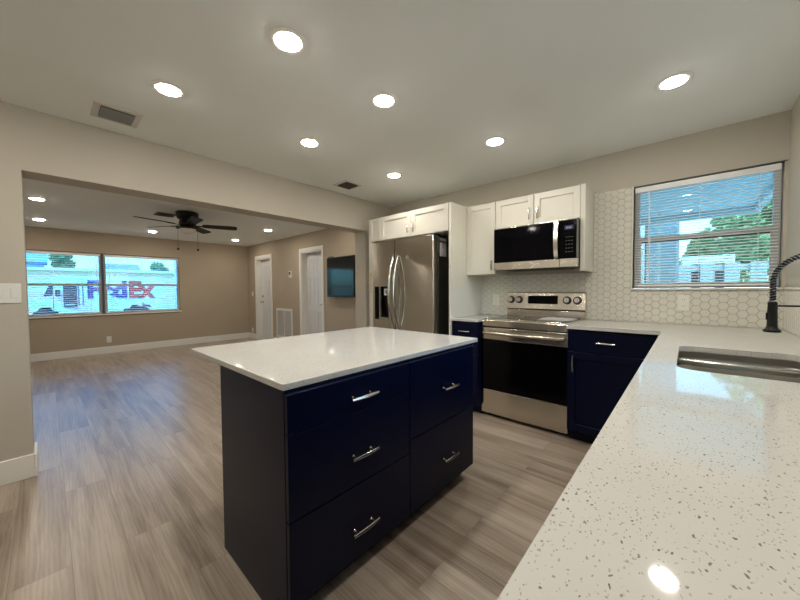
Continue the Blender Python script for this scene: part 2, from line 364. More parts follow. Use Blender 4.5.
# ------------------------------------------------------------------ windows
def blind(name, label, fr, u0, u1, v0, v1, pitch, wd, tilt, wand_u=None, group=None):
    base = fr.m @ Vector(((u0+u1)/2, v0, 0))
    t = thing(name, label, 'blind', base, group)
    obj('headrail', fbox(fr, u0, u1, v1-.045, v1, .0, .045, .003), 'blind', t)
    obj('bottom_rail', fbox(fr, u0+.004, u1-.004, v0+.002, v0+.018, .010, .036, .004), 'blind', t)
    b = nb(); v = v0+.03; n = int((v1-.05-v)/pitch)
    for i in range(n+1):
        bb = nb(); w2 = wd/2; pts = []
        for k in range(5):
            s = (k/4*2-1); pts.append((s*w2, .0012*(1-s*s)*2))
        vs = []
        for (a, h) in pts:
            n_ = .023 + a*math.cos(tilt); vv = v+i*pitch + a*math.sin(tilt)+h
            vs.append((bb.verts.new((u0+.004, vv, n_)), bb.verts.new((u1-.004, vv, n_)), bb.verts.new((u0+.004, vv-.0006, n_)), bb.verts.new((u1-.004, vv-.0006, n_))))
        for p, q in zip(vs, vs[1:]):
            bb.faces.new((p[0], p[1], q[1], q[0])); bb.faces.new((p[2], q[2], q[3], p[3]))
            bb.faces.new((p[0], q[0], q[2], p[2])); bb.faces.new((p[1], p[3], q[3], q[1]))
        bb.faces.new((vs[0][0], vs[0][2], vs[0][3], vs[0][1])); bb.faces.new((vs[-1][0], vs[-1][1], vs[-1][3], vs[-1][2]))
        me = bpy.data.meshes.new('tmp'); bb.to_mesh(me); bb.free(); b.from_mesh(me); bpy.data.meshes.remove(me)
    obj('slats', inf(b, fr), 'blind', t)
    b = nb()
    for q in (.12, .5, .88):
        u = u0+(u1-u0)*q
        bx(b, (u-.001, v0+.01, .0455), (u+.001, v1-.03, .0475)); bx(b, (u-.001, v0+.01, -.003), (u+.001, v1-.03, -.001))
    obj('ladder_cords', inf(b, fr), 'blind', t)
    if wand_u is not None:
        obj('wand', inf(tube(nb(), [(wand_u, v1-.05, .055), (wand_u+.004, v1-.4, .06), (wand_u+.008, v1-.78, .056)], .0045, 8), fr), 'blind', t)
    return t

def sash_window(name, fr, u0, u1, v0, v1, vm, fm, n=-.07, fw_=.036, pm='pane'):
    """single-hung: outer frame, upper sash fixed, lower sash in front"""
    t = bpy.data.objects.new(name, None); C.objects.link(t); t.location = fr.m @ Vector(((u0+u1)/2, v0, n)); t['kind'] = 'structure'
    b = nb(); f = fw_
    bx(b, (u0, v0, n-.05), (u0+f, v1, n), .003, 1); bx(b, (u1-f, v0, n-.05), (u1, v1, n), .003, 1); bx(b, (u0+f, v0, n-.05), (u1-f, v0+f*.8, n), .003, 1); bx(b, (u0+f, v1-f, n-.05), (u1-f, v1, n), .003, 1)
    obj('window_frame', inf(b, fr), fm, t)
    b = nb(); g = .012; a0, a1 = u0+f, u1-f
    bx(b, (a0, vm-.018, n-.02), (a1, vm+.008, n+.006), .003, 1); bx(b, (a0, v0+f*.8, n-.02), (a0+g, vm-.018, n+.006), .002, 1); bx(b, (a1-g, v0+f*.8, n-.02), (a1, vm-.018, n+.006), .002, 1); bx(b, (a0+g, v0+f*.8, n-.02), (a1-g, v0+f*.8+g, n+.006), .002, 1)
    sl = obj('lower_sash', inf(b, fr), fm, t)
    obj('gasket', fbox(fr, a0+g, a1-g, vm-.032, vm-.019, n-.012, n-.001), 'win_dark', sl)
    obj('pane', fbox(fr, a0+g-.004, a1-g+.004, v0+f*.8+g-.004, vm-.017, n-.010, n-.006), pm, sl)
    su = obj('upper_rail', fbox(fr, a0, a1, vm-.006, vm+.02, n-.046, n-.024, .002), fm, t)
    obj('pane', fbox(fr, a0-.004, a1+.004, vm+.016, v1-f+.004, n-.038, n-.034), pm, su)
    return t
w2 = sash_window('window_2', FY(YB), WX0+.004, WX1-.004, WZ0+.004, WZ1-.004, 1.665, 'win_frame', n=-.055, pm='pane_k')
blind('kitchen_window_blind', 'white slatted blind half open over the kitchen window beside the tiles', FY(YB+.052), WX0+.008, WX1-.014, WZ0+.014, WZ1-.012, .0225, .024, R(-20), wand_u=WX0+.105)
b = nb(); bx(b, (WX0-.012, YB-.024, WZ0-.014), (XR-.014, YB+.06, WZ0), .003, 1)
struct('trim_1', b, 'tile')                 # tiled sill under the kitchen window
bx(b := nb(), (WX0-.012, YB-.012, WZ0+.001), (WX0, YB+.055, WZ1), .002, 1)
struct('trim_2', b, 'tile')                 # tile edge beside the window
bx(b := nb(), (WX0-.01, YB-.004, WZ1-.008), (WX1+.012, YB+.05, WZ1-.001)); struct('trim_3', b, 'win_dark')

sash_window('window_4', FXN(XR), RY0+.004, RY1-.004, WZ0+.004, WZ1-.004, 1.665, 'win_frame', n=-.055, pm='pane_clear')
w1 = sash_window('window_1', FX(XW), LY0, LM0, LZ0, LZ1, 1.385, 'win_frame', n=-.05)
w1b = sash_window('window_3', FX(XW), LM1, LY1, LZ0, LZ1, 1.385, 'win_frame', n=-.05)
bx(b := nb(), (XW-.1, LM0, LZ0), (XW, LM1, LZ1)); struct('trim_4', b, 'win_dark')
blind('living_window_blind', 'white slatted blind over the left pane of the living room window', FX(XW-.049), LY0+.01, LM0-.01, LZ0+.01, LZ1-.004, .040, .040, R(-14), wand_u=.68, group='blinds of the living room window')
blind('living_window_blind', 'white slatted blind over the right pane of the living room window', FX(XW-.049), LM1+.01, LY1-.01, LZ0+.01, LZ1-.004, .040, .040, R(-14), wand_u=.86, group='blinds of the living room window')
b = nb(); bx(b, (XW-.05, LY0-.02, LZ0-.03), (XW+.02, LY1+.02, LZ0), .004, 1); struct('trim_5', b, 'trim')
b = nb(); bx(b, (XW-.001, LY0-.01, LZ1), (XW+.008, LY1+.01, LZ1+.012)); bx(b, (XW-.001, LY0, LZ0-.042), (XW+.006, LY1, LZ0-.031)); struct('trim_6', b, 'wood_edge')

# ------------------------------------------------------------------ doors
def panel_door(name, x0, x1, knob_side, deadbolt):
    t = bpy.data.objects.new(name, None); C.objects.link(t); t.location = ((x0+x1)/2, YD+DD, 0); t['kind'] = 'structure'
    y = YD+DD; fr = FY(y)
    b = nb(); bx(b, (x0+.022, y, .01), (x1-.022, y+.03, DZ-.022))
    W = x1-x0-.044; st = .10; cw = (W-3*st)/2
    for zz in ((.22, .80), (.95, 1.52), (1.62, 1.90)):
        pass
    zs = [(.01, .20), (.80, .93), (1.50, 1.60), (1.88, DZ-.022)]
    for k in range(3):
        xa = x0+.022+k*(st+cw); bx(b, (xa, y-.010, .01), (xa+st, y, DZ-.022), .003, 1)
    for a, c in zs:
        for k in range(2):
            xa = x0+.022+st+k*(st+cw); bx(b, (xa, y-.010, a), (xa+cw, y, c), .003, 1)
    for (a, c) in ((.20, .80), (.93, 1.50), (1.60, 1.88)):
        for k in range(2):
            xa = x0+.022+st+k*(st+cw); bx(b, (xa+.03, y-.008, a+.03), (xa+cw-.03, y+.001, c-.03), .006, 1)
    sl = obj('door_slab', b, 'door_white', t)
    b = nb()
    bx(b, (x0, YD-.002, 0), (x0+.02, y+.04, DZ), .002, 1); bx(b, (x1-.02, YD-.002, 0), (x1, y+.04, DZ), .002, 1); bx(b, (x0+.02, YD-.002, DZ-.02), (x1-.02, y+.04, DZ), .002, 1)
    obj('jamb', b, 'trim', t)
    b = nb(); c = .075
    bx(b, (x0-c, YD-.018, 0), (x0-.002, YD-.001, DZ+c), .004, 1); bx(b, (x1+.002, YD-.018, 0), (x1+c, YD-.001, DZ+c), .004, 1); bx(b, (x0-.002, YD-.018, DZ+.002), (x1+.002, YD-.001, DZ+c), .004, 1)
    obj('door_casing', b, 'trim', t)
    kx = x0+.09 if knob_side < 0 else x1-.09
    b = nb(); lathe(b, [(.030, 0), (.030, .006), (.011, .012), (.011, .035), (.026, .045), (.028, .06), (.018, .072)], (kx, y-.010, .955), 20, AX((0, -1, 0)))
    obj('door_knob', b, 'chrome', t, True)
    if deadbolt:
        b = nb(); lathe(b, [(.032, 0), (.032, .012), (.02, .02)], (kx, y-.010, 1.10), 20, AX((0, -1, 0))); bx(b, (kx-.004, y-.045, 1.085), (kx+.004, y-.03, 1.115))
        obj('deadbolt', b, 'chrome', t, True)
    return t
panel_door('door_1', D1[0], D1[1], -1, True)
panel_door('door_2', D2[0], D2[1], 1, False)

# ------------------------------------------------------------------ hexagon tiles
def clip(poly, k, v, s):
    out = []
    for i, p in enumerate(poly):
        q = poly[(i+1) % len(poly)]; a = (p[k]-v)*s; c = (q[k]-v)*s
        if a >= 0: out.append(p)
        if (a >= 0) != (c >= 0):
            t = a/(a-c); out.append((p[0]+(q[0]-p[0])*t, p[1]+(q[1]-p[1])*t))
    return out
def hexes(fr, regs, th=.004, n0=.004):
    b = nb(); H = .058; col = .0502; r = H/2/math.cos(R(30))*.955
    for (u0, u1, v0, v1) in regs:
        i0, i1 = int(u0/col)-2, int(u1/col)+2
        for i in range(i0, i1+1):
            off = H/2 if i % 2 else 0
            for j in range(int(v0/H)-2, int(v1/H)+2):
                cx, cy = i*col, j*H+off
                p = [(cx+r*math.cos(R(60*k)), cy+r*math.sin(R(60*k))) for k in range(6)]
                for k, v, s in ((0, u0, 1), (0, u1, -1), (1, v0, 1), (1, v1, -1)):
                    p = clip(p, k, v, s)
                    if len(p) < 3: break
                if len(p) < 3: continue
                ar = abs(sum(p[k][0]*p[(k+1) % len(p)][1]-p[(k+1) % len(p)][0]*p[k][1] for k in range(len(p)))/2)
                if ar < 2e-5: continue
                mx = sum(a for a, _ in p)/len(p); my = sum(c for _, c in p)/len(p)
                lo = [b.verts.new((a, c, n0)) for a, c in p]; hi = [b.verts.new((a, c, n0+th-.001)) for a, c in p]
                tp = [b.verts.new((mx+(a-mx)*.95, my+(c-my)*.95, n0+th)) for a, c in p]
                N = len(p); b.faces.new(tp)
                for k in range(N):
                    l = (k+1) % N; b.faces.new((lo[k], lo[l], hi[l], hi[k])); b.faces.new((hi[k], hi[l], tp[l], tp[k]))
    return inf(b, fr)
regs = [(-1.809, -.66, ZK+.001, 1.392), (-.66, WX0-.013, ZK+.001, 2.12), (WX0-.013, XR-.001, ZK+.001, WZ0-.016)]
t = thing('tile_backsplash', 'cream hexagon tile backsplash on the wall with the range and kitchen window', 'backsplash', (-.65, YB, ZK))
b = nb()
for u0, u1, v0, v1 in regs: bx(b, (u0, v0, .0005), (u1, v1, .0045))
obj('grout', inf(b, FY(YB)), 'grout', t); obj('hexagon_tiles', hexes(FY(YB), regs), 'tile', t)
regs = [(YN+.02, YB-.012, ZK+.001, WZ0-.016)]
t = thing('tile_backsplash', 'low strip of cream hexagon tile on the right-hand wall behind the faucet', 'backsplash', (XR, .9, ZK))
b = nb()
for u0, u1, v0, v1 in regs: bx(b, (u0, v0, .0005), (u1, v1, .0045))
obj('grout', inf(b, FXN(XR)), 'grout', t); obj('hexagon_tiles', hexes(FXN(XR), regs), 'tile', t)
bx(b := nb(), (XR-.014, YN+.02, WZ0-.014), (XR-.0005, YB-.026, WZ0), .002, 1); obj('cap_tile', b, 'tile', t)

# ------------------------------------------------------------------ recessed downlights
def downlight(loc, label, lens, r=.071, group=''):
    t = thing('ceiling_light', label, 'light', loc, group)
    x, y, z = loc
    b = nb(); seg = 36
    prof = [(r*.84, z-.001), (r*1.0, z-.001), (r*1.2, z-.004), (r*1.2, z-.0005)]
    # annular trim ring
    pr = [(r*.86, -.0005), (r*.86, -.007), (r*1.02, -.0075), (r*1.22, -.003), (r*1.22, -.0005)]
    rings = []
    for (rr, zz) in pr: rings.append([b.verts.new((x+rr*math.cos(2*math.pi*i/seg), y+rr*math.sin(2*math.pi*i/seg), z+zz)) for i in range(seg)])
    for a, c in zip(rings, rings[1:]+rings[:1]):
        for i in range(seg): b.faces.new((a[i], a[(i+1) % seg], c[(i+1) % seg], c[i]))
    obj('trim_ring', b, 'ring_white', t, True)
    b = nb(); lathe(b, [(r*.10, -.0155), (r*.45, -.0145), (r*.72, -.012), (r*.84, -.0085), (r*.85, -.001)], (x, y, z), seg); obj('lens', b, lens, t, True)
    return t
GK = 'recessed lights of the kitchen ceiling'; GL = 'recessed lights of the living room ceiling'
L0 = downlight((-1.462, .822, ZC), 'round recessed ceiling light nearest the camera, above the front of the island', 'lens', group=GK)
for (x, y), lb in (((-2.335, .528), 'round recessed ceiling light beside the pale ceiling vent, left of the island'),
    ((-1.464, 1.482), 'round recessed ceiling light above the middle of the island, behind the nearest one'),
    ((-2.325, 1.482), 'round recessed ceiling light in the middle of the left row, between two others'),
    ((-1.195, 2.50), 'round recessed ceiling light in front of the microwave cabinets'),
    ((-2.328, 2.50), 'round recessed ceiling light in front of the refrigerator, beside the dark ceiling vent'),
    ((-.082, 2.50), 'round recessed ceiling light in front of the kitchen window, rightmost on the ceiling'),
    ((-.03, 1.40), 'round recessed ceiling light over the sink, mirrored in the kitchen window'),
    ((-.03, .35), 'round recessed ceiling light straight above the near worktop, behind the view'),
    ((-1.46, -.35), 'round recessed ceiling light behind the camera, over the open kitchen floor'),
    ((-2.33, -.45), 'round recessed ceiling light behind the camera, by the solid wall')):
    copy_tree(L0, (x, y, ZC), lb)
L1 = downlight((-6.014, -.039, ZL), 'living room recessed light nearer to the partition opening, at its left jamb', 'lens_liv', group=GL)
for (x, y), lb in (((-7.69, -.038), 'living room recessed light over the left pane of the far window'), ((-7.72, 1.42), 'living room recessed light beyond the ceiling fan, centred in front of the far window wall'),
    ((-7.69, 2.93), 'living room recessed light in the far right corner by the first door'), ((-6.0, 2.89), 'living room recessed light near the wall of doors, right of the fan'),
    ((-4.35, -.04), 'added unseen living room light close behind the partition header, left'), ((-4.35, 2.89), 'added unseen living room light close behind the partition header, in front of the television')):  # the two lamps behind the header are added out of view to light the floor
    copy_tree(L1, (x, y, ZL), lb)

# ------------------------------------------------------------------ ceiling vents
def cvent(name, label, x0, x1, y0, y1, z, frame, inner, slat, flange=.035):
    t = thing(name, label, 'vent', ((x0+x1)/2, (y0+y1)/2, z), 'ceiling air vents')
    b = nb(); f = flange
    bx(b, (x0, y0, z-.006), (x0+f, y1, z-.0005), .002, 1); bx(b, (x1-f, y0, z-.006), (x1, y1, z-.0005), .002, 1); bx(b, (x0+f, y0, z-.006), (x1-f, y0+f, z-.0005), .002, 1); bx(b, (x0+f, y1-f, z-.006), (x1-f, y1, z-.0005), .002, 1)
    obj('frame', b, frame, t)
    obj('backing', bx(nb(), (x0+f, y0+f, z-.002), (x1-f, y1-f, z-.0008)), inner, t)
    n = 6
    for i in range(n):
        xx = x0+f+.006+(x1-x0-2*f-.012)*(i+.5)/n
        b = nb(); bx(b, (-.0095, y0+f+.002, -.0008), (.0095, y1-f-.002, .0008)); bmesh.ops.rotate(b, verts=b.verts, cent=(0, 0, 0), matrix=Matrix.Rotation(R(-22), 3, 'Y')); bmesh.ops.translate(b, verts=b.verts, vec=(xx, 0, z-.012))
        obj('slat', b, slat, t)
    return t
cvent('ceiling_vent', 'pale square ceiling vent with grey slats above the partition opening', -3.058, -2.81, .238, .485, ZC, 'vent_white', 'vent_dark', 'vent_slat')
cvent('ceiling_vent', 'small dark square ceiling vent near the refrigerator cabinets', -3.06, -2.81, 2.246, 2.49, ZC, 'vent_white', 'vent_dark', 'vent_dark')
cvent('ceiling_vent', 'dark ceiling vent in the living room behind the ceiling fan', -6.02, -5.76, 1.12, 1.37, ZL, 'vent_dark', 'vent_dark', 'vent_dark')

# ------------------------------------------------------------------ ceiling fan
FX0, FY0 = -5.50, 1.43
fan = thing('ceiling_fan', 'black five-blade ceiling fan with a light globe and two pull chains', 'ceiling fan', (FX0, FY0, ZL))
b = nb(); lathe(b, [(.105, ZL-.115), (.130, ZL-.09), (.142, ZL-.045), (.146, ZL-.012), (.13, ZL-.001)], (FX0, FY0, 0), 36); obj('housing', b, 'fan_black', fan, True)
b = nb(); lathe(b, [(.07, 2.19), (.10, 2.20), (.11, 2.235), (.10, 2.27), (.095, ZL-.115)], (FX0, FY0, 0), 32); obj('motor', b, 'fan_black', fan, True)
b = nb(); lathe(b, [(.10, 2.155), (.145, 2.160), (.148, 2.172), (.09, 2.189)], (FX0, FY0, 0), 32); obj('light_plate', b, 'fan_black', fan, True)
b = nb(); lathe(b, [(.002, 2.090), (.04, 2.093), (.075, 2.107), (.098, 2.130), (.105, 2.154)], (FX0, FY0, 0), 32); obj('globe', b, 'globe', fan, True, 'frosted pale glass globe')
for k in range(5):
    a = R(68+72*k); ca, sa = math.cos(a), math.sin(a)
    b = nb(); r0, r1 = .19, .65; pl = []
    out = [(r0, -.045), (r0+.06, -.06), (r1-.05, -.068), (r1-.012, -.06), (r1, -.04), (r1, .04), (r1-.012, .06), (r1-.05, .068), (r0+.06, .06), (r0, .045)]
    prism(b, out, -.004, .004)
    bmesh.ops.rotate(b, verts=b.verts, cent=(0, 0, 0), matrix=Matrix.Rotation(R(-13), 3, 'X'))
    T = Matrix.Translation((FX0, FY0, 2.212)) @ Matrix.Rotation(a, 4, 'Z'); bmesh.ops.transform(b, matrix=T, verts=b.verts)
    bl = obj('blade', b, 'fan_black', fan)
    b = nb(); bx(b, (.09, -.018, -.012), (.24, .018, -.004), .003, 1); prism(b, [(.2, -.03), (.26, -.035), (.28, 0), (.26, .035), (.2, .03)], -.011, -.005)
    bmesh.ops.rotate(b, verts=b.verts, cent=(0, 0, 0), matrix=Matrix.Rotation(R(-13), 3, 'X')); bmesh.ops.transform(b, matrix=T, verts=b.verts)
    obj('blade_bracket', b, 'fan_black', bl)
for s in (-1, 1):
    cx, cy = FX0+.25*.122*s, FY0+.97*.122*s
    ch = obj('pull_chain', tube(nb(), [(cx, cy, 2.16), (cx, cy, 1.875)], .0022, 6), 'fan_black', fan)
    obj('knob', lathe(nb(), [(.004, 1.842), (.014, 1.848), (.016, 1.860), (.006, 1.873)], (cx, cy, 0), 14), 'fan_black', ch, True)

# ------------------------------------------------------------------ wall fittings
# television
tv = thing('television', 'flat black television on the wall beside the second white door, reflecting the window', 'television', (-4.70, YD, 1.11))
T0, T1, TZ0, TZ1 = -4.965, -4.19, 1.118, 1.835
obj('bezel', fbox(FY(YD), T0, T1, TZ0, TZ1, .06, .10, .004), 'black', tv)
obj('screen', fbox(FY(YD), T0+.012, T1-.012, TZ0+.03, TZ1-.012, .1001, .102), 'tvscreen', tv)
obj('wall_mount', fbox(FY(YD), -4.85, -4.55, 1.35, 1.6, .001, .06), 'black', tv)
obj('sensor', fbox(FY(YD), T0+.02, T0+.16, TZ1, TZ1+.022, .06, .09, .004), 'black', tv)
# return air grille
g = thing('air_return_grille', 'white rectangular return air grille low on the wall between the two doors', 'vent', (-6.74, YD, .16))
G0, G1, GZ0, GZ1 = -7.10, -6.385, .155, .835
b = nb(); f = .05
for lo, hi in (((G0, GZ0), (G0+f, GZ1)), ((G1-f, GZ0), (G1, GZ1)), ((G0+f, GZ0), (G1-f, GZ0+f)), ((G0+f, GZ1-f), (G1-f, GZ1))): bx(b, (*lo, .001), (*hi, .014), .003, 1)
bx(b, ((G0+G1)/2-.01, GZ0+f, .002), ((G0+G1)/2+.01, GZ1-f, .013))
obj('frame', inf(b, FY(YD)), 'plate_white', g); obj('backing', fbox(FY(YD), G0+f, G1-f, GZ0+f, GZ1-f, .0005, .002), 'vent_grey', g)
b = nb(); n = 26
for i in range(n):
    v = GZ0+f+(GZ1-GZ0-2*f)*(i+.5)/n; bx(b, (G0+f, v-.005, .004), (G1-f, v+.003, .010))
obj('louvers', inf(b, FY(YD)), 'vent_white', g)
# thermostat
th = thing('thermostat', 'small white thermostat with a dark display between the doors', 'thermostat', (-6.43, YD, 1.49))
obj('housing', fbox(FY(YD), -6.475, -6.375, 1.515, 1.665, .001, .03, .008), 'plate_white', th); obj('display', fbox(FY(YD), -6.46, -6.40, 1.585, 1.645, .0301, .032), 'vent_dark', th)
def plate(name, label, fr, u0, u1, v0, v1, kind, m='plate_white', cat='outlet', group=None):
    t = thing(name, label, cat, fr.m @ Vector(((u0+u1)/2, v0, 0)), group)
    obj('cover_plate', fbox(fr, u0, u1, v0, v1, .0005, .007, .002), m, t)
    uc = (u0+u1)/2; h = v1-v0
    if kind == 'outlet':
        for s in (-1, 1):
            c = (v0+v1)/2+s*h*.2
            so = obj('socket', fbox(fr, uc-.015, uc+.015, c-.013, c+.013, .0071, .0095, .003), m, t)
            for q in (-1, 1): obj('slot', fbox(fr, uc+q*.006-.001, uc+q*.006+.001, c-.004, c+.005, .0096, .0101), 'vent_dark', so)
    else:
        for i in range(kind):
            c = u0+(u1-u0)*(i+.5)/kind; obj('rocker', fbox(fr, c-.016, c+.016, (v0+v1)/2-.032, (v0+v1)/2+.032, .0071, .0105, .002), m, t)
    return t
plate('wall_outlet', 'white wall outlet under the living room window', FX(XW), .79, .865, .22, .345, 'outlet')
plate('wall_outlet', 'white wall outlet beside the first door near the living room corner', FY(YD), -8.44, -8.365, .16, .28, 'outlet')
plate('wall_outlet', 'cream outlet set in the tiles under the kitchen window', FY(YB-.012), -.062, .010, 1.06, 1.185, 'outlet', 'plate_cream')
plate('wall_outlet', 'cream outlet in the tiles left of the range', FY(YB-.012), -1.655, -1.58, 1.06, 1.185, 'outlet', 'plate_cream')
plate('light_switch', 'wide white switch plate on the wall left of the partition opening', FX(XL), -.33, -.107, 1.172, 1.30, 4, cat='light switch')
plate('light_switch', 'single white switch plate beside the first living room door', FY(YD), -8.40, -8.325, 1.10, 1.22, 1, cat='light switch')
# ------------------------------------------------------------------ cabinets
def carcass(fr, u0, u1, v0, v1, d0, d1, m, toe=.10, toer=.07, back=True, bt=.018):
    """open box: front at n=d1, back at n=d0"""
    b = nb(); g = .0008; u0 += g; u1 -= g
    if toe:
        for a, c in ((u0, u0+bt), (u1-bt, u1)):
            bx(b, (a, toe, d0), (c, v1, d1)); bx(b, (a, v0+.001, d0), (c, toe, d1-toer))
        bx(b, (u0+bt, v0+.001, d1-toer-.018), (u1-bt, toe, d1-toer)); bx(b, (u0+bt, toe, d0), (u1-bt, toe+.018, d1))
    else:
        bx(b, (u0, v0, d0), (u0+bt, v1, d1)); bx(b, (u1-bt, v0, d0), (u1, v1, d1)); bx(b, (u0+bt, v0, d0), (u1-bt, v0+bt, d1))
    bx(b, (u0+bt, v0+(toe or bt), d0), (u1-bt, v1-.001, d0+.012))
    bx(b, (u0+bt, v1-.018, d1-.09), (u1-bt, v1-.001, d1)); bx(b, (u0+bt, v1-.018, d0+.012), (u1-bt, v1-.001, d0+.09))
    return inf(b, fr)
def slab_front(fr, u0, u1, v0, v1, n, t=.02):
    return fbox(fr, u0+.0015, u1-.0015, v0+.0015, v1-.0015, n, n+t, .0015)
# island: fronts face +x
FI = FX(0); IX0, IXF = -1.646, -1.043; IT = .887
IY0, IYM, IY1 = .545, 1.200, 1.836
def island_unit(label, y0, y1, rows, hz, hy):
    t = thing('island_cabinet', label, 'cabinet', ((IX0+IXF)/2, (y0+y1)/2, 0), 'navy island cabinets')
    obj('carcass', carcass(FI, y0, y1, 0, IT, IX0, IXF, 'navy'), 'navy', t)
    obj('back_panel', bx(nb(), (IX0-.0, y0+.019, .11), (IX0+.001, y1-.019, .11+.001)), 'navy_in', t) if False else None
    for (v0, v1), h in zip(rows, hz):
        d = obj('drawer_front', slab_front(FI, y0+.001, y1-.001, v0, v1, IXF+.001), 'navy', t)
        obj('handle', pull(FI, hy, h, IXF+.021), 'chrome', d, True)
        obj('drawer_box', bx(nb(), (IX0+.06, y0+.03, v0+.03), (IXF-.002, y1-.03, v1-.04)), 'navy_in', d)
    return t
island_unit('navy island cabinet with three drawers, at the end nearest the camera', IY0, IYM, [(.738, .880), (.423, .736), (.105, .421)], [.797, .551, .233], .888)
island_unit('navy island cabinet with two deep drawers, at the end towards the range', IYM, IY1, [(.489, .880), (.105, .487)], [.683, .273], 1.547)
solo('island_worktop', bx(nb(), (-2.11, .545, .889), (-1.045, 1.937, .914), .003), 'quartz', 'white speckled quartz worktop overhanging the navy island', 'worktop')

# base cabinets of the back wall (fronts face -y)
YF = 2.80
FB = FY(0)
def fy(y): return FY(y)
def back_base(label, x0, x1, fronts):
    t = thing('base_cabinet', label, 'cabinet', ((x0+x1)/2, (YF+YB)/2, 0), 'navy base cabinets')
    obj('carcass', carcass(FY(YB), x0, x1, 0, ZK-.028, .002, YB-YF-.02, 'navy'), 'navy', t)
    for kind, u0, u1, v0, v1, h in fronts:
        f = FY(YF+.019)
        if kind == 'drawer': d = obj('drawer_front', slab_front(f, u0, u1, v0, v1, 0), 'navy', t)
        else: d = obj('door', shaker(f, u0, u1, v0, v1, 0), 'navy', t)
        if h: obj('handle', pull(f, h[0], h[1], .02, h[2], h[3]), 'chrome', d, True)
    return t
back_base('narrow navy base cabinet between the tall white panel and the range', -1.808, -1.506, [('drawer', -1.805, -1.509, .745, .905, (-1.65, .825, .12, False)), ('door', -1.805, -1.509, .105, .742, (-1.545, .64, .13, True))])
back_base('navy base cabinet between the range and the corner, with drawer and door', -.716, -.150, [('drawer', -.713, -.153, .745, .905, (-.45, .828, .12, False)), ('door', -.713, -.153, .105, .742, (-.668, .65, .135, True))])
# right-hand run (fronts face -x)
XF = -.105
def right_base(label, y0, y1, fronts, sink=False):
    t = thing('base_cabinet', label, 'cabinet', (.2, (y0+y1)/2, 0), 'navy base cabinets')
    b = carcass(FXN(XR), y0, y1, 0, ZK-.028 if not sink else .66, .002, XR-XF-.02, 'navy')
    if sink:
        bx(b, (XF+.02, y0+.001, .66), (XR-.01, y0+.015, ZK-.028)); bx(b, (XF+.02, y1-.015, .66), (XR-.01, y1-.001, ZK-.028))
        bx(b, (XF+.02, y0+.015, .66), (XF+.034, y1-.015, ZK-.028))
    obj('carcass', b, 'navy', t)
    for kind, u0, u1, v0, v1, h in fronts:
        f = FXN(XF+.019)
        d = obj('drawer_front' if kind == 'drawer' else 'door', slab_front(f, u0, u1, v0, v1, 0) if kind == 'drawer' else shaker(f, u0, u1, v0, v1, 0), 'navy', t)
        if h: obj('handle', pull(f, h[0], h[1], .02, h[2], h[3]), 'chrome', d, True)
right_base('navy corner base cabinet under the worktop before the sink', 2.26, 2.775, [('drawer', 2.263, 2.772, .745, .905, (2.51, .828, .13, False)), ('door', 2.263, 2.772, .105, .742, (2.32, .64, .13, True))])
right_base('navy sink cabinet with two doors under the steel sink', 1.44, 2.26, [('door', 1.443, 1.85, .105, .905, (1.80, .80, .13, True)), ('door', 1.85, 2.257, .105, .905, (1.90, .80, .13, True))], sink=True)
right_base('navy base cabinet under the near worktop, next to the sink cabinet', .62, 1.44, [('drawer', .623, 1.437, .745, .905, (1.03, .828, .145, False)), ('door', .623, 1.03, .105, .742, (.98, .64, .13, True)), ('door', 1.03, 1.437, .105, .742, (1.08, .64, .13, True))])
right_base('navy drawer cabinet directly below the camera', -.30, .62, [('drawer', -.297, .617, .745, .905, (.16, .828, .145, False)), ('drawer', -.297, .617, .425, .742, (.16, .58, .145, False)), ('drawer', -.297, .617, .105, .422, (.16, .27, .145, False))])

# worktops
def rrect(x0, x1, y0, y1, r, seg=6):
    out = []
    for cx, cy, a in ((x1-r, y1-r, 0), (x0+r, y1-r, 90), (x0+r, y0+r, 180), (x1-r, y0+r, 270)):
        for k in range(seg+1): t_ = R(a+90*k/seg); out.append((cx+r*math.cos(t_), cy+r*math.sin(t_)))
    return out
SX0, SX1, SY0, SY1 = -.028, .372, 1.535, 2.165
def slab_with_hole(outer, hole, z0, z1):
    b = nb()
    for z in (z0, z1):
        es = []
        for loop in (outer, hole):
            if not loop: continue
            vs = [b.verts.new((x, y, z)) for x, y in loop]
            es += [b.edges.new((vs[i], vs[(i+1) % len(vs)])) for i in range(len(vs))]
        bmesh.ops.triangle_fill(b, use_beauty=True, use_dissolve=False, edges=es)
    lo = {(round(v.co.x, 5), round(v.co.y, 5)): v for v in b.verts if abs(v.co.z-z0) < 1e-6}; hi = {(round(v.co.x, 5), round(v.co.y, 5)): v for v in b.verts if abs(v.co.z-z1) < 1e-6}
    for loop in (outer, hole):
        if not loop: continue
        k = [(round(x, 5), round(y, 5)) for x, y in loop]
        for i in range(len(k)):
            a, c = k[i], k[(i+1) % len(k)]; b.faces.new((lo[a], lo[c], hi[c], hi[a]))
    return b
outer = [(-.716, YB-.010), (-.716, 2.779), (-.129, 2.779), (-.129, -.32), (XR-.010, -.32), (XR-.010, YB-.010)]
b = slab_with_hole(outer, rrect(SX0, SX1, SY0, SY1, .06), ZK-.026, ZK)
solo('kitchen_worktop', b, 'quartz', 'L-shaped white speckled quartz worktop holding the sink, in the foreground', 'worktop')
solo('range_side_worktop', bx(nb(), (-1.808, 2.779, ZK-.026), (-1.507, YB-.010, ZK), .003), 'quartz', 'short piece of quartz worktop left of the range', 'worktop')

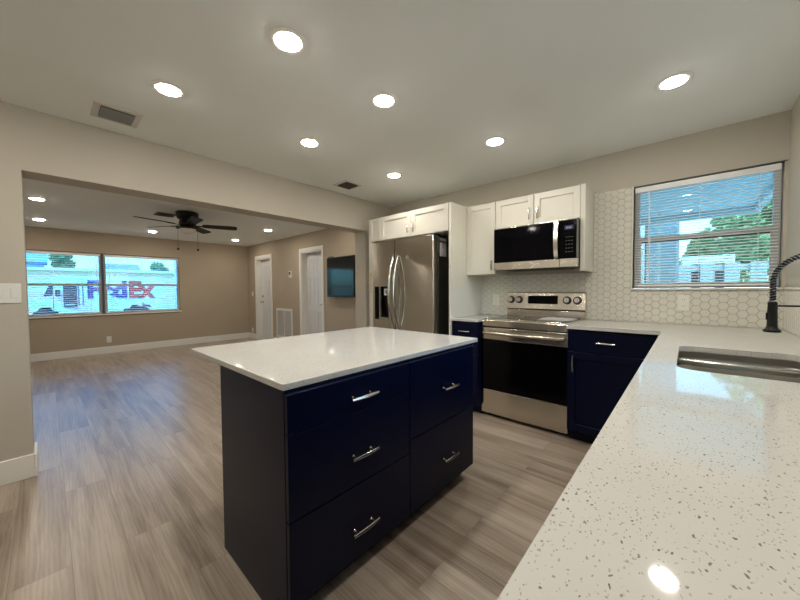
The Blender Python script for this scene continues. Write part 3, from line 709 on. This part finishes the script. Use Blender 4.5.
# sink: two bowls
sk_ = thing('kitchen_sink', 'undermounted stainless steel sink with two bowls in the worktop', 'sink', ((SX0+SX1)/2, (SY0+SY1)/2, .70))
zt = ZK-.027; YDV = 1.965
def bowl(x0, x1, y0, y1, z0, z1, r):
    b = nb(); rings = []
    prof = [(.0, z1, r), (.006, z1-.02, r), (.012, z0+.03, r), (.03, z0+.006, r), (.06, z0, r*.8)]
    for d, z, rr in prof: rings.append([b.verts.new((x, y, z)) for x, y in rrect(x0+d, x1-d, y0+d, y1-d, max(rr-d*.3, .02))])
    prof2 = prof[::-1]
    for d, z, rr in prof2: rings.append([b.verts.new((x, y, z-.0015 if z < z1 else z)) for x, y in rrect(x0+d-.0015, x1-d+.0015, y0+d-.0015, y1-d+.0015, max(rr-d*.3, .02))])
    n = len(rings[0])
    for A, B in zip(rings[:5], rings[1:5]):
        for i in range(n): b.faces.new((A[i], A[(i+1) % n], B[(i+1) % n], B[i]))
    b.faces.new(rings[4])
    for A, B in zip(rings[5:], rings[6:]):
        for i in range(n): b.faces.new((A[i], A[(i+1) % n], B[(i+1) % n], B[i]))
    b.faces.new(rings[5])
    A, B = rings[0], rings[-1]
    for i in range(n): b.faces.new((A[i], A[(i+1) % n], B[(i+1) % n], B[i]))
    return b
obj('far_bowl', bowl(SX0-.004, SX1+.004, YDV+.014, SY1+.004, .72, zt-.030, .055), 'sink_steel', sk_, True)
obj('near_bowl', bowl(SX0-.004, SX1+.004, SY0-.004, YDV-.014, .74, zt-.030, .055), 'sink_steel', sk_, True)
rim = slab_with_hole(rrect(SX0-.02, SX1+.02, SY0-.02, SY1+.02, .07), rrect(SX0-.004, SX1+.004, SY0-.004, SY1+.004, .06), zt-.031, zt-.001)
obj('rim', rim, 'sink_steel', sk_, True)
b = nb(); bx(b, (SX0-.002, YDV-.015, zt-.055), (SX1+.002, YDV+.015, zt-.006), .009, 3); obj('divider', b, 'chrome', sk_, True)
for cy in ((YDV+SY1)/2, (YDV+SY0)/2): obj('drain', lathe(nb(), [(.04, .0), (.045, .003), (.03, .002)], ((SX0+SX1)/2, cy, .7405 if cy < YDV else .7205), 24), 'chrome', sk_, True)

# faucet
fx, fyy = .442, 1.85
fc = thing('kitchen_faucet', 'black spring-neck kitchen faucet with a pull-down spray head over the sink', 'faucet', (fx, fyy, ZK))
obj('base', lathe(nb(), [(.030, ZK+.0005), (.030, ZK+.008), (.024, ZK+.014), (.022, ZK+.11), (.016, ZK+.12), (.013, 1.26)], (fx, fyy, 0), 28), 'black_matte', fc, True)
ra = (fx-.24)/2; cxx = (fx+.24)/2; arc = [(fx, fyy, 1.255)]
for k in range(0, 25): a = R(180*k/24); arc.append((cxx+ra*math.cos(a), fyy, 1.262+ra*math.sin(a)))
arc += [(.24, fyy, 1.24), (.24, fyy, 1.19)]
obj('hose', tube(nb(), arc, .0052, 12), 'hose', fc, True)
# spring coil round the hose
path = [Vector(p) for p in arc]; seg = []; dist = [0]
for p, q in zip(path, path[1:]): dist.append(dist[-1]+(q-p).length)
Ltot = dist[-1]; turns = 40; N = turns*14; pts = []
def at(s):
    for i in range(len(path)-1):
        if s <= dist[i+1] or i == len(path)-2:
            t_ = (s-dist[i])/(dist[i+1]-dist[i]); p = path[i].lerp(path[i+1], t_); d = (path[i+1]-path[i]).normalized(); return p, d
for i in range(N+1):
    s = Ltot*.998*i/N
    p, d = at(s); nx = Vector((0, 1, 0)); bi = d.cross(nx).normalized(); a = 2*math.pi*turns*i/N
    pts.append(p+(nx*math.cos(a)+bi*math.sin(a))*.0058)
obj('spring', tube(nb(), pts, .0042, 6), 'black_matte', fc, True)
hd = obj('spray_head', lathe(nb(), [(.020, 1.071), (.0235, 1.073), (.0235, 1.079), (.018, 1.085), (.0145, 1.094), (.0130, 1.175), (.0130, 1.184), (.008, 1.19)], (.24, fyy, 0), 28), 'black_matte', fc, True)
obj('collar', lathe(nb(), [(.0095, 1.184), (.0095, 1.192)], (.24, fyy, 0), 20), 'chrome', hd, True, 'chrome collar ring')
obj('button', bx(nb(), (.223, fyy-.006, 1.118), (.229, fyy+.006, 1.146), .002), 'black_matte', hd)
obj('holder_arm', tube(nb(), [(fx, fyy, 1.172), (.25, fyy, 1.172)], .0035, 10), 'black_matte', fc, True)
obj('lever', tube(nb(), [(fx, fyy-.02, ZK+.07), (fx, fyy-.05, ZK+.075), (fx-.01, fyy-.12, ZK+.09)], [.011, .008, .006], 12), 'black_matte', fc, True)

# ------------------------------------------------------------------ upper cabinets
UZ0, UZ1, UM, UYF = 1.395, 2.137, 1.850, 3.104
def upper(name, label, x0, x1, z0, z1, yf, doors, yb=YB-.0005, group='white wall cabinets'):
    t = thing(name, label, 'cabinet', ((x0+x1)/2, (yf+yb)/2, z0), group)
    obj('carcass', carcass(FY(yb), x0, x1, z0, z1, 0, yb-yf-.02, 'cab_white', toe=0), 'cab_white', t)
    b = nb(); bx(b, (x0+.001, yf+.021, z1-.018), (x1-.001, yb, z1)); obj('top_board', b, 'cab_white', t)
    f = FY(yf+.0195)
    for u0, u1, v0, v1, h, rail in doors:
        d = obj('door', shaker(f, u0, u1, v0, v1, 0, rail=rail), 'cab_white', t)
        if h: obj('handle', pull(f, h[0], h[1], .02, h[2], True, .026), 'chrome', d, True)
    return t
upper('wall_cabinet', 'tall single-door white wall cabinet between the refrigerator panel and the microwave', -1.809, -1.478, UZ0, UZ1, UYF, [(-1.808, -1.479, UZ0+.002, UZ1-.002, (-1.513, 1.488, .10), .055)])
t = upper('wall_cabinet', 'white two-door wall cabinet above the microwave', -1.476, -.683, UM, UZ1, UYF, [(-1.475, -1.094, UM+.002, UZ1-.002, (-1.130, 1.953, .115), .055), (-1.092, -.700, UM+.002, UZ1-.002, (-1.056, 1.953, .115), .055)])
obj('end_panel', bx(nb(), (-.6825, UYF, UZ0), (-.662, YB-.0045, UZ1), .001, 1), 'cab_white', t)
obj('end_filler', bx(nb(), (-.699, UYF+.003, UZ0), (-.6835, UYF+.022, UZ1-.001)), 'cab_white', t)
# refrigerator surround
FYF = 2.794
t = upper('refrigerator_cabinet', 'white two-door cabinet above the refrigerator with a narrow panelled filler', -3.030, -1.842, UM, UZ1, FYF,
    [(-2.840, -2.347, UM+.002, UZ1-.002, (-2.385, 1.945, .115), .055), (-2.345, -1.846, UM+.002, UZ1-.002, (-2.306, 1.945, .115), .055)], yb=YB-.0005)
obj('filler_panel', shaker(FY(FYF+.0195), -3.028, -2.842, UM+.002, UZ1-.002, 0, rail=.035), 'cab_white', t)
solo('refrigerator_side_panel', bx(nb(), (-1.841, FYF+.004, .001), (-1.811, YB-.0005, UZ1), .001, 1), 'cab_white', 'tall white end panel at the right side of the refrigerator', 'cabinet panel')
solo('refrigerator_side_panel', bx(bx(nb(), (-3.056, FYF+.004, .001), (-3.031, YB-.0005, UZ1), .001, 1), (-3.0305, FYF+.004, .001), (-2.985, FYF+.022, UM-.001), .001, 1), 'cab_white', 'tall white end panel at the left side of the refrigerator, next to the switches', 'cabinet panel')

sw = thing('hook_strip', 'narrow upright strip of four beige knobs on the white panel left of the refrigerator', 'hooks', (-3.022, FYF+.004, 1.20))
obj('backplate', fbox(FY(FYF+.004), -3.036, -3.008, 1.20, 1.475, .0005, .005, .001), 'hinge_brass', sw)
for i in range(4): obj('knob', inf(lathe(nb(), [(.008, 0), (.011, .008), (.012, .016), (.004, .022)], (-3.022, 1.235+i*.068, .0052), 12), FY(FYF+.004)), 'hinge_brass', sw, True)

# ------------------------------------------------------------------ refrigerator
fr_ = thing('refrigerator', 'large stainless steel side-by-side refrigerator with curved handles and a water dispenser', 'refrigerator', (-2.44, 3.1, 0))
FX0_, FX1_, FYD, FZ = -2.895, -1.972, 2.712, 1.818
obj('body', bx(nb(), (FX0_+.006, FYD+.095, .03), (FX1_-.006, 3.42, FZ-.012), .004), 'steel_dark', fr_, label='dark grey painted body')
SPL = -2.524
def fdoor(name, x0, x1):
    b = nb(); bx(b, (x0+.002, FYD, .10), (x1-.002, FYD+.088, FZ), .012, 3); return b
dl = nb()
# left door with dispenser opening
DX0, DX1, DZ0_, DZ1_ = -2.862, -2.628, .885, 1.283
for lo, hi in (((FX0_+.002, FYD, .10), (DX0, FYD+.088, FZ)), ((DX1, FYD, .10), (SPL-.002, FYD+.088, FZ)), ((DX0, FYD, .10), (DX1, FYD+.088, DZ0_)), ((DX0, FYD, DZ1_), (DX1, FYD+.088, FZ))): bx(dl, lo, hi)
bmesh.ops.remove_doubles(dl, verts=dl.verts, dist=1e-5)
d1 = obj('freezer_door', dl, 'steel', fr_)
d2 = obj('refrigerator_door', fdoor('r', SPL, FX1_), 'steel', fr_)
obj('toe_grille', bx(nb(), (FX0_+.01, FYD+.05, .01), (FX1_-.01, FYD+.09, .095), .003), 'black', fr_)
dsp = obj('dispenser', fbox(FY(FYD), DX0+.001, DX0+.075, DZ0_+.03, DZ1_-.001, -.085, .003, .002), 'glass_black', fr_, label='black touch panel of the dispenser')
b = nb(); y0 = FYD+.083
bx(b, (DX0+.076, y0-.003, DZ0_+.002), (DX1-.002, y0, DZ1_-.002)); obj('recess', b, 'steel_dark', dsp)
obj('tray', fbox(FY(FYD), DX0+.076, DX1-.001, DZ0_+.001, DZ0_+.028, -.08, .006, .003), 'chrome', dsp)
obj('trim', fbox(FY(FYD), DX0+.078, DX0+.098, DZ0_+.029, DZ1_-.002, -.02, .004, .002), 'chrome', dsp)
obj('paddle', fbox(FY(FYD), DX0+.13, DX1-.04, DZ0_+.12, DZ0_+.25, -.076, -.055, .006), 'black', dsp)
obj('instruction_label', fbox(FY(FYD), -2.728, -2.655, 1.175, 1.255, -.030, -.028), 'plate_white', dsp)
obj('label_mark', fbox(FY(FYD), -2.703, -2.683, 1.190, 1.24, -.0279, -.027), 'black', dsp)
obj('label_backing', fbox(FY(FYD), -2.735, -2.648, 1.17, 1.281, -.06, -.0305), 'black', dsp)
def fhandle(x, lean):
    b = nb(); N = 24; pts = []; rr = []
    for i in range(N+1):
        t_ = i/N*2-1; z = 1.20+t_*.425
        pts.append((x+lean*(t_*t_), FYD-.012-.085*(1-t_*t_), z)); rr.append(.0125 if 0 < i < N else .008)
    tube(b, pts, rr, 12)
    for s in (-1, 1): tube(b, [(x+lean, FYD+.001, 1.20+s*.42), (x+lean, FYD-.016, 1.20+s*.42)], .011, 10)
    return b
obj('handle', fhandle(-2.535, .0), 'chrome', d1, True, 'curved silver door handle')
obj('handle', fhandle(-2.462, .0), 'chrome', d2, True, 'curved silver door handle')
# hinge covers, side label, small open ring
obj('hinge_cover', bx(nb(), (FX1_-.09, FYD+.02, FZ), (FX1_-.01, FYD+.16, FZ+.014), .004), 'black', fr_)
obj('hinge_cover', bx(nb(), (FX0_+.01, FYD+.02, FZ), (FX0_+.09, FYD+.16, FZ+.014), .004), 'black', fr_)
obj('side_sticker', bx(nb(), (FX1_-.006, 2.835, 1.60), (FX1_-.0045, 2.955, 1.745)), 'paper', fr_, label='white sticker on the side of the refrigerator')
obj('side_sticker', bx(nb(), (FX1_-.006, 2.83, 1.765), (FX1_-.0045, 2.955, 1.79)), 'paper', fr_, label='thin white sticker strip near the top')
b = nb(); tube(b, [(-2.335+.016*math.cos(R(a)), FYD-.0006, 1.60+.018*math.sin(R(a))) for a in range(-40, 250, 15)], .0018, 6); obj('ring_mark', b, 'hinge_brass', d2, True)

# ------------------------------------------------------------------ microwave
mw = thing('microwave', 'black and stainless over-the-range microwave with a curved bar handle', 'microwave', (-1.07, 3.2, 1.42))
X0, X1, MY, Z0, Z1 = -1.467, -.7005, 3.050, 1.425, 1.848
obj('body', bx(nb(), (X0+.004, MY+.03, Z0+.012), (X1-.004, YB-.012, Z1-.002), .003), 'black', mw)
obj('door', fbox(FY(MY), X0+.001, -.860, Z0+.082, Z1-.012, -.028, 0, .003), 'glass_black', mw)
obj('control_panel', fbox(FY(MY), -.858, X1-.016, Z0+.082, Z1-.012, -.028, 0, .003), 'glass_black', mw)
obj('bottom_band', fbox(FY(MY), X0+.001, -.850, Z0+.006, Z0+.080, -.028, .002, .003), 'steel_h', mw)
obj('bottom_band', fbox(FY(MY), -.848, X1-.001, Z0+.006, Z0+.080, -.028, .002, .003), 'steel_h', mw)
obj('side_trim', fbox(FY(MY), X1-.015, X1-.001, Z0+.082, Z1-.001, -.028, .001, .002), 'steel_dark', mw)
obj('top_trim', fbox(FY(MY), X0+.001, X1-.016, Z1-.011, Z1-.001, -.028, .002, .002), 'steel_h', mw)
b = nb(); N = 14; hp = [(-.874+.0*i, Z0+.085+(Z1-Z0-.10)*i/N, .012+.028*(1-(i/N*2-1)**2)) for i in range(N+1)]
for i in range(N):
    p, q = hp[i], hp[i+1]
    vs = [b.verts.new(v) for v in ((p[0]-.017, p[1], p[2]), (p[0]+.017, p[1], p[2]), (q[0]+.017, q[1], q[2]), (q[0]-.017, q[1], q[2]), (p[0]-.017, p[1], p[2]-.012), (p[0]+.017, p[1], p[2]-.012), (q[0]+.017, q[1], q[2]-.012), (q[0]-.017, q[1], q[2]-.012))]
    for f_ in ((0, 1, 2, 3), (4, 7, 6, 5), (0, 4, 5, 1), (1, 5, 6, 2), (2, 6, 7, 3), (3, 7, 4, 0)): b.faces.new([vs[k] for k in f_])
bmesh.ops.remove_doubles(b, verts=b.verts, dist=1e-5)
obj('handle', inf(b, FY(MY)), 'chrome', mw, label='silver curved handle')
disp = obj('clock_display', fbox(FY(MY), -.810, -.740, 1.755, 1.792, .0001, .001), 'black', mw)
b = nb()
for i, u in enumerate((-.796, -.786, -.774, -.764)): bx(b, (u, 1.766, .0011), (u+.007, 1.778, .0016))
obj('digits', inf(b, FY(MY)), 'blue_led', disp)
b = nb()
for r_ in range(5):
    for c_ in range(3): bx(b, (-.80+c_*.022, 1.56+r_*.032, .0001), (-.788+c_*.022, 1.566+r_*.032, .0008))
obj('keypad', inf(b, FY(MY)), 'key_print', mw)
obj('underside_vent', bx(nb(), (X0+.1, MY+.06, Z0), (X1-.1, YB-.09, Z0+.0115), .003), 'vent_dark', mw)

# ------------------------------------------------------------------ range
rg = thing('electric_range', 'freestanding stainless steel electric range with black oven door and backguard knobs', 'range', (-1.11, 3.1, 0))
X0, X1, RY = -1.502, -.722, 2.862
obj('body', bx(nb(), (X0+.004, RY+.04, .03), (X1-.004, YB-.014, .925)), 'steel_dark', rg)
obj('storage_drawer', fbox(FY(RY), X0+.001, X1-.001, .035, .268, -.038, 0, .005), 'steel_h', rg)
dr = obj('oven_door', fbox(FY(RY), X0+.001, X1-.001, .274, .760, -.038, .002, .003), 'oven_glass', rg)
obj('door_band', fbox(FY(RY), X0+.001, X1-.001, .761, .872, -.038, .003, .003), 'steel_h', dr)
b = nb(); tube(b, [(X0+.03, .828, .035), (X0+.06, .826, .052), ((X0+X1)/2, .824, .060), (X1-.06, .826, .052), (X1-.03, .828, .035)], .0135, 12)
for u in (X0+.045, X1-.045): tube(b, [(u, .827, .002), (u, .827, .045)], .011, 10)
obj('handle', inf(b, FY(RY)), 'steel_h', dr, True)
obj('front_lip', fbox(FY(RY), X0+.001, X1-.001, .885, .947, -.045, .006, .006), 'steel_h', rg)
obj('gap_strip', fbox(FY(RY), X0+.002, X1-.002, .8725, .8845, -.04, -.004), 'black', rg)
ct = obj('cooktop', bx(nb(), (X0-.002, RY+.03, .9475), (X1+.002, 3.396, .957), .002), 'steel_h', rg)
obj('glass_surface', bx(nb(), (X0+.022, RY+.045, .9572), (X1-.022, 3.38, .9592), .0008), 'glass_black', ct)
for cx, cy, rr in ((-1.30, 2.99, .10), (-.92, 2.99, .085), (-1.30, 3.21, .075), (-.92, 3.21, .10)):
    b = nb(); 
    ring = [[b.verts.new((cx+q*math.cos(2*math.pi*i/36), cy+q*math.sin(2*math.pi*i/36), .9594)) for i in range(36)] for q in (rr, rr-.004)]
    for i in range(36): b.faces.new((ring[0][i], ring[0][(i+1) % 36], ring[1][(i+1) % 36], ring[1][i]))
    obj('burner_ring', b, 'vent_grey', ct)
obj('backguard_base', bx(nb(), (X0+.024, 3.398, .93), (X1+.004, YB-.012, 1.022), .003), 'steel_h', rg)
b = nb(); prism(b, [(0, 0), (.0, .170), (-.020, .176), (-.034, .166), (-.052, .006), (-.046, 0)], X0+.022, X1+.010, Matrix(((0, 0, 1, 0), (1, 0, 0, YB-.012), (0, 1, 0, 1.032), (0, 0, 0, 1))))
bg = obj('backguard', b, 'steel_h', rg)
obj('shadow_gap', bx(nb(), (X0+.03, 3.402, 1.0225), (X1+.004, YB-.02, 1.0318)), 'black', rg)
# its face is slightly tilted: front plane from y=YB-.092 (bottom) to YB-.074 (top)
def bgp(x, z, o=0): return Vector((x, YB-.012-.052+.018*(z-1.038)/.160-o, z))
nrm = Vector((0, -.154, -.018)).normalized() * -1
tl = Vector((0, -1, .117)).normalized()
b = nb(); c = [bgp(-1.245, 1.088), bgp(-.955, 1.088), bgp(-.955, 1.172), bgp(-1.245, 1.172)]
f0 = [b.verts.new(p) for p in c]; f1 = [b.verts.new(p+tl*.003) for p in c]; b.faces.new(f1); b.faces.new(f0[::-1])
for i in range(4): b.faces.new((f0[i], f0[(i+1) % 4], f1[(i+1) % 4], f1[i]))
dp = obj('display', b, 'glass_black', bg)
for x in (-1.425, -1.338, -.870, -.780):
    kb = lathe(nb(), [(.038, 0), (.038, .004), (.031, .006), (.029, .026), (.025, .029)], bgp(x, 1.128)+tl*.0005, 28, AX(tl))
    k = obj('knob', kb, 'black_matte', bg, True, 'round metal control knob')
    b = nb(); lathe(b, [(.024, .0292), (.024, .031)], seg=24); bx(b, (-.006, -.026, .031), (.006, .026, .039), .002); bmesh.ops.transform(b, matrix=Matrix.Translation(bgp(x, 1.128)) @ AX(tl), verts=b.verts); obj('grip', b, 'chrome', k)
for x in (X0+.05, X1-.05):
    for y in (RY+.08, 3.34): obj('foot', lathe(nb(), [(.016, .0005), (.016, .008), (.008, .012), (.008, .031)], (x, y, 0), 12), 'black', rg)
# loose papers in clear wrap on the cooktop
b = nb(); n = 16; V = []
random.seed(3)
for i in range(n+1):
    row = []
    for j in range(n+1):
        u, v = i/n, j/n; h = .006+.018*math.sin(math.pi*u)*math.sin(math.pi*v)*(.2+.8*random.random())
        if i in (0, n) or j in (0, n): h = .002+.004*random.random()
        x = -1.02+.27*u+.01*math.sin(7*v); y = 2.98+.24*v+.03*u+.008*math.sin(9*u); row.append(b.verts.new((x, y, .9600+h)))
    V.append(row)
for i in range(n):
    for j in range(n): b.faces.new((V[i][j], V[i+1][j], V[i+1][j+1], V[i][j+1]))
bot = [b.verts.new((v.co.x, v.co.y, .9598)) for v in (V[0][0], V[n][0], V[n][n], V[0][n])]; b.faces.new(bot[::-1])
pp = solo('paper_packet', b, 'paper', 'crumpled white packet of papers lying on the right of the cooktop', 'packet', smooth=True)

# ------------------------------------------------------------------ outside the kitchen window
struct('ground_patio', bx(nb(), (-6, YB+.21, -.15), (8, 40, -.05)), 'patio_slab')
pc = thing('patio_cover', 'pale blue patio roof seen through the kitchen window', 'patio roof', (-1.5, 5.2, -.05))
b = nb(); bx(b, (-3, YB+.21, 2.37), (.727, 6.66, 2.45)); obj('roof_panel', b, 'ext_blue', pc)
b = nb(); bx(b, (-3, 6.58, 2.28), (.727, 6.66, 2.368)); bx(b, (.66, YB+.22, 2.30), (.727, 6.57, 2.368)); obj('edge_beam', b, 'ext_blue', pc)
b = nb()
for s in (-.07, .07): bx(b, (-.40+s-.012, 6.20, -.05), (-.40+s+.012, 6.23, 2.369))
for k in range(11):
    z = .0+k*.22; tube(b, [(-.40+.058*math.sin(R(a))*(1 if a < 360 else 1), 6.215, z+.1+.1*math.cos(R(a))) for a in range(0, 360, 30)], .009, 6)
obj('lattice_post', b, 'ext_white', pc, label='white scrollwork iron post')
hs = thing('neighbour_house', 'pale blue house wall with a white corner beyond the patio', 'house', (-2.6, 8.6, -.05))
obj('wall', bx(nb(), (-5.5, 7.2, -.05), (-.62, 10, 3.6)), 'ext_blue', hs)
obj('corner_board', bx(nb(), (-.86, 7.15, -.05), (-.60, 7.199, 3.6)), 'ext_white', hs)
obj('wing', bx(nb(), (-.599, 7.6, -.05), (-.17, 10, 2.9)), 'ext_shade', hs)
wnd = obj('window', bx(nb(), (-1.15, 7.14, 1.1), (-.9, 7.16, 2.0)), 'truck_glass', hs)
fn = thing('board_fence', 'pale grey board fence behind the patio', 'fence', (3, 10.6, -.05))
b = nb(); random.seed(5)
for i in range(26):
    x = -.2+i*.41; bx(b, (x, 10.55, 0), (x+.25, 10.58, 1.80+.02*random.random()))
bx(b, (-.3, 10.6, 1.0), (10.2, 10.64, 1.1)); bx(b, (-.3, 10.6, 1.66), (10.2, 10.64, 1.78))
obj('boards', b, 'fence_grey', fn)
sh = thing('garden_shed', 'low shed with a long white roof edge behind the board fence', 'shed', (1.0, 12.4, -.05))
obj('wall', bx(nb(), (-.1, 12, -.05), (.80, 13.2, 1.87)), 'truck_dark', sh); b = nb(); bx(b, (-.14, 11.8, 1.88), (.88, 13.3, 2.10)); obj('roof', b, 'ext_white', sh)
def tree(label, x, y, z0, h, rad, seed, n=5200, mats=('leaf', 'bark'), sz=.16):
    random.seed(seed); t = thing('garden_tree', label, 'tree', (x, y, z0))
    tb = nb(); tube(tb, [(x, y, z0), (x+.05, y, z0+h*.3), (x, y+.05, z0+h*.6)], [.16, .12, .07], 10)
    for k in range(5):
        a = k*1.3; tube(tb, [(x, y, z0+h*(.3+.05*k)), (x+rad*.5*math.cos(a), y+rad*.5*math.sin(a), z0+h*(.55+.05*k))], [.06, .025], 8)
    obj('trunk', tb, mats[1], t, True)
    b = nb(); blobs = [(x+rad*.6*random.uniform(-1, 1), y+rad*.6*random.uniform(-1, 1), z0+h*random.uniform(.42, .92), rad*random.uniform(.35, .6)) for _ in range(14)]
    for i in range(n):
        bx_, by_, bz_, br_ = random.choice(blobs)
        d = Vector((random.gauss(0, 1), random.gauss(0, 1), random.gauss(0, .8))).normalized()*br_*random.uniform(.7, 1.02)
        c = Vector((bx_, by_, bz_))+d; q = Vector((random.gauss(0, 1), random.gauss(0, 1), random.gauss(0, 1))).normalized(); p = q.orthogonal().normalized(); s = sz*random.uniform(.5, 1)
        r_ = q.cross(p)
        v = [b.verts.new(c+p*s), b.verts.new(c+r_*s*.45), b.verts.new(c-p*s), b.verts.new(c-r_*s*.45)]; b.faces.new(v)
    obj('foliage', b, mats[0], t)
tree('broad green tree behind the board fence, seen through the kitchen window', 1.9, 17.0, -.05, 5.0, 1.5, 11)
tree('green tree left of the broad one, behind the garden shed', .9, 23.5, -.05, 4.6, 1.2, 12)
tree('dense green tree at the right edge of the kitchen window view', 4.9, 22, -.05, 8.4, 3.0, 13)

# ------------------------------------------------------------------ outside the living room window
struct('ground_lawn', bx(nb(), (-17, -14, -.35), (XW-.25, 16, -.25)), 'lawn')
struct('ground_street', bx(nb(), (-60, -40, -.36), (-17.01, 50, -.28)), 'road')
DXT = -19.0; K = (8.64+10.36)/13.0      # the van stands on the street
def ty(y13): return y13*DXT/-13.0
def tz(z13): return 1.242+(z13-1.242)*DXT/-13.0
tk = thing('delivery_van', 'white delivery van with violet and orange lettering parked on the street outside', 'van', (DXT-.9, ty(1.2), -.28))
XB = DXT-2.1; by0, by1 = ty(.13), ty(2.60); bz0, bz1 = tz(.72), tz(1.70)
def prismy(poly, x0, x1):   # poly in (y, z)
    return prism(nb(), poly, x0, x1, Matrix(((0, 0, 1, 0), (1, 0, 0, 0), (0, 1, 0, 0), (0, 0, 0, 1))))
obj('cargo_box', prismy([(by0+.02, bz0), (ty(1.75), bz0), (ty(1.80), bz0+.12), (ty(1.94), bz0+.2), (ty(2.12), bz0+.2), (ty(2.26), bz0+.12), (ty(2.31), bz0), (by1, bz0), (by1, bz1-.06), (by1-.06, bz1), (by0+.1, bz1), (by0+.02, bz1-.2)], XB, DXT), 'truck_white', tk)
obj('hood', prismy([(ty(-.27), bz0), (ty(-.16), bz0), (ty(-.12), bz0+.13), (ty(.0), bz0+.2), (ty(.1), bz0+.13), (by0, bz0), (by0, tz(1.14)), (ty(-.06), tz(1.11)), (ty(-.24), tz(1.06))], XB+.1, DXT-.05), 'truck_white', tk)
obj('windshield', prismy([(ty(-.05), tz(1.12)), (by0-.001, tz(1.15)), (by0-.001, tz(1.50)), (ty(.08), tz(1.46))], XB+.15, DXT-.1), 'truck_glass', tk)
b = nb(); bx(b, (DXT, ty(.33), tz(.80)), (DXT+.012, ty(.60), tz(1.46))); obj('doorway_shade_panel', b, 'truck_dark', tk, label='flat dark panel painted as the shaded open doorway of the van cab')  # dark sheet on the van side, painted shade of the cab interior
b = nb(); bx(b, (DXT+.014, ty(.36), tz(.86)), (DXT+.3, ty(.56), tz(.90)), .02); obj('cab_step', b, 'truck_white', tk)
b = nb()
for y_ in (.63, .72): bx(b, (DXT, ty(y_)-.012, tz(.85)), (DXT+.03, ty(y_)+.012, tz(1.5)), .005, 1)
obj('grab_rails', b, 'truck_dark', tk)
b = nb(); bx(b, (DXT+.10, ty(.17), tz(1.12)), (DXT+.16, ty(.27), tz(1.30)), .01); tube(b, [(DXT, ty(.22), tz(1.2)), (DXT+.12, ty(.22), tz(1.2))], .015, 8); obj('side_mirror', b, 'truck_dark', tk)
for yc in (ty(-.01), ty(2.03)):
    for xc in (DXT-.16, XB+.16):
        wl = obj('wheel', lathe(nb(), [(.30, -.12), (.40, -.10), (.42, 0), (.40, .10), (.30, .12)], (xc, yc, .14), 28, AX((1, 0, 0))), 'tyre', tk, True)
        obj('hub', lathe(nb(), [(.18, .121), (.16, .13), (.05, .135)], (xc, yc, .14), 20, AX((1 if xc > DXT-1 else -1, 0, 0))), 'ext_white', wl, True)
def lettering(txt, y0, y1, z0, z1, m):
    cu = bpy.data.curves.new('lettering', 'FONT'); cu.body = txt; cu.size = 1; cu.offset = .045; cu.extrude = .006; cu.resolution_u = 6; cu.space_character = .93
    o = bpy.data.objects.new('lettering', cu); C.objects.link(o)
    bpy.context.view_layer.update(); d = o.dimensions.copy(); bb = [Vector(c) for c in o.bound_box]; mnx = min(v.x for v in bb); mny = min(v.y for v in bb)
    me = bpy.data.meshes.new_from_object(o.evaluated_get(bpy.context.evaluated_depsgraph_get())); bpy.data.objects.remove(o)
    sx = (y1-y0)/d.x; sy = (z1-z0)/d.y
    b = nb(); b.from_mesh(me)
    for v in b.verts:
        x, y, z = v.co; v.co = (DXT+.008+z, y0+(x-mnx)*sx, z0+(y-mny)*sy)
    return obj('lettering', b, m, tk)
lettering('Fed', ty(.815), ty(1.70), tz(1.03), tz(1.575), 'fed_blue')['label'] = 'violet letters reading Fed'
lettering('Ex', ty(1.745), ty(2.42), tz(1.03), tz(1.575), 'ex_red')['label'] = 'orange letters reading Ex'
# porch pillar seen through the right side of the right pane
solo('porch_pillar', bx(nb(), (-10.3, 2.335, -.26), (-9.95, 2.72, 2.9), .01), 'ext_blue', 'pale blue porch pillar outside the right edge of the living room window', 'pillar')
hh = thing('street_house', 'long low beige building across the street behind the van', 'house', (-34, 1, -.28))
obj('wall', bx(nb(), (-38, -14, -.28), (-33, 9.5, 2.75)), 'house_beige', hh)
obj('roof_edge', bx(nb(), (-38.1, -14.1, 2.755), (-32.8, 9.6, 2.95)), 'ext_white', hh)
h2 = thing('street_house', 'tall blue house far behind the beige building, at the left of the window view', 'house', (-47, -2, -.28))
obj('wall', bx(nb(), (-49, -3.4, -.28), (-45, .0, 4.0)), 'house_blue', h2)
b = nb(); prism(b, [(-49.3, 4.01), (-44.7, 4.01), (-47, 5.0)], -3.6, .2, Matrix(((1, 0, 0, 0), (0, 0, 1, 0), (0, 1, 0, 0), (0, 0, 0, 1)))); obj('roof', b, 'house_blue', h2)
h3 = thing('street_house', 'small blue gabled house far behind the beige building, above the lettering of the van', 'house', (-47, 5.8, -.28))
obj('wall', bx(nb(), (-49, 4.6, -.28), (-45, 7.0, 3.4)), 'house_blue', h3)
b = nb(); prism(b, [(-49.3, 3.41), (-44.7, 3.41), (-47, 4.3)], 4.4, 7.2, Matrix(((1, 0, 0, 0), (0, 0, 1, 0), (0, 1, 0, 0), (0, 0, 0, 1)))); obj('roof', b, 'roof_grey', h3)
tree('green street tree behind the van near the right end of its lettering', -43, 8.6, -.28, 4.6, .9, 21, 1800, sz=.22)
tree('green street tree beside the tall blue house', -43, 1.1, -.28, 5.4, .8, 22, 1800, sz=.22)
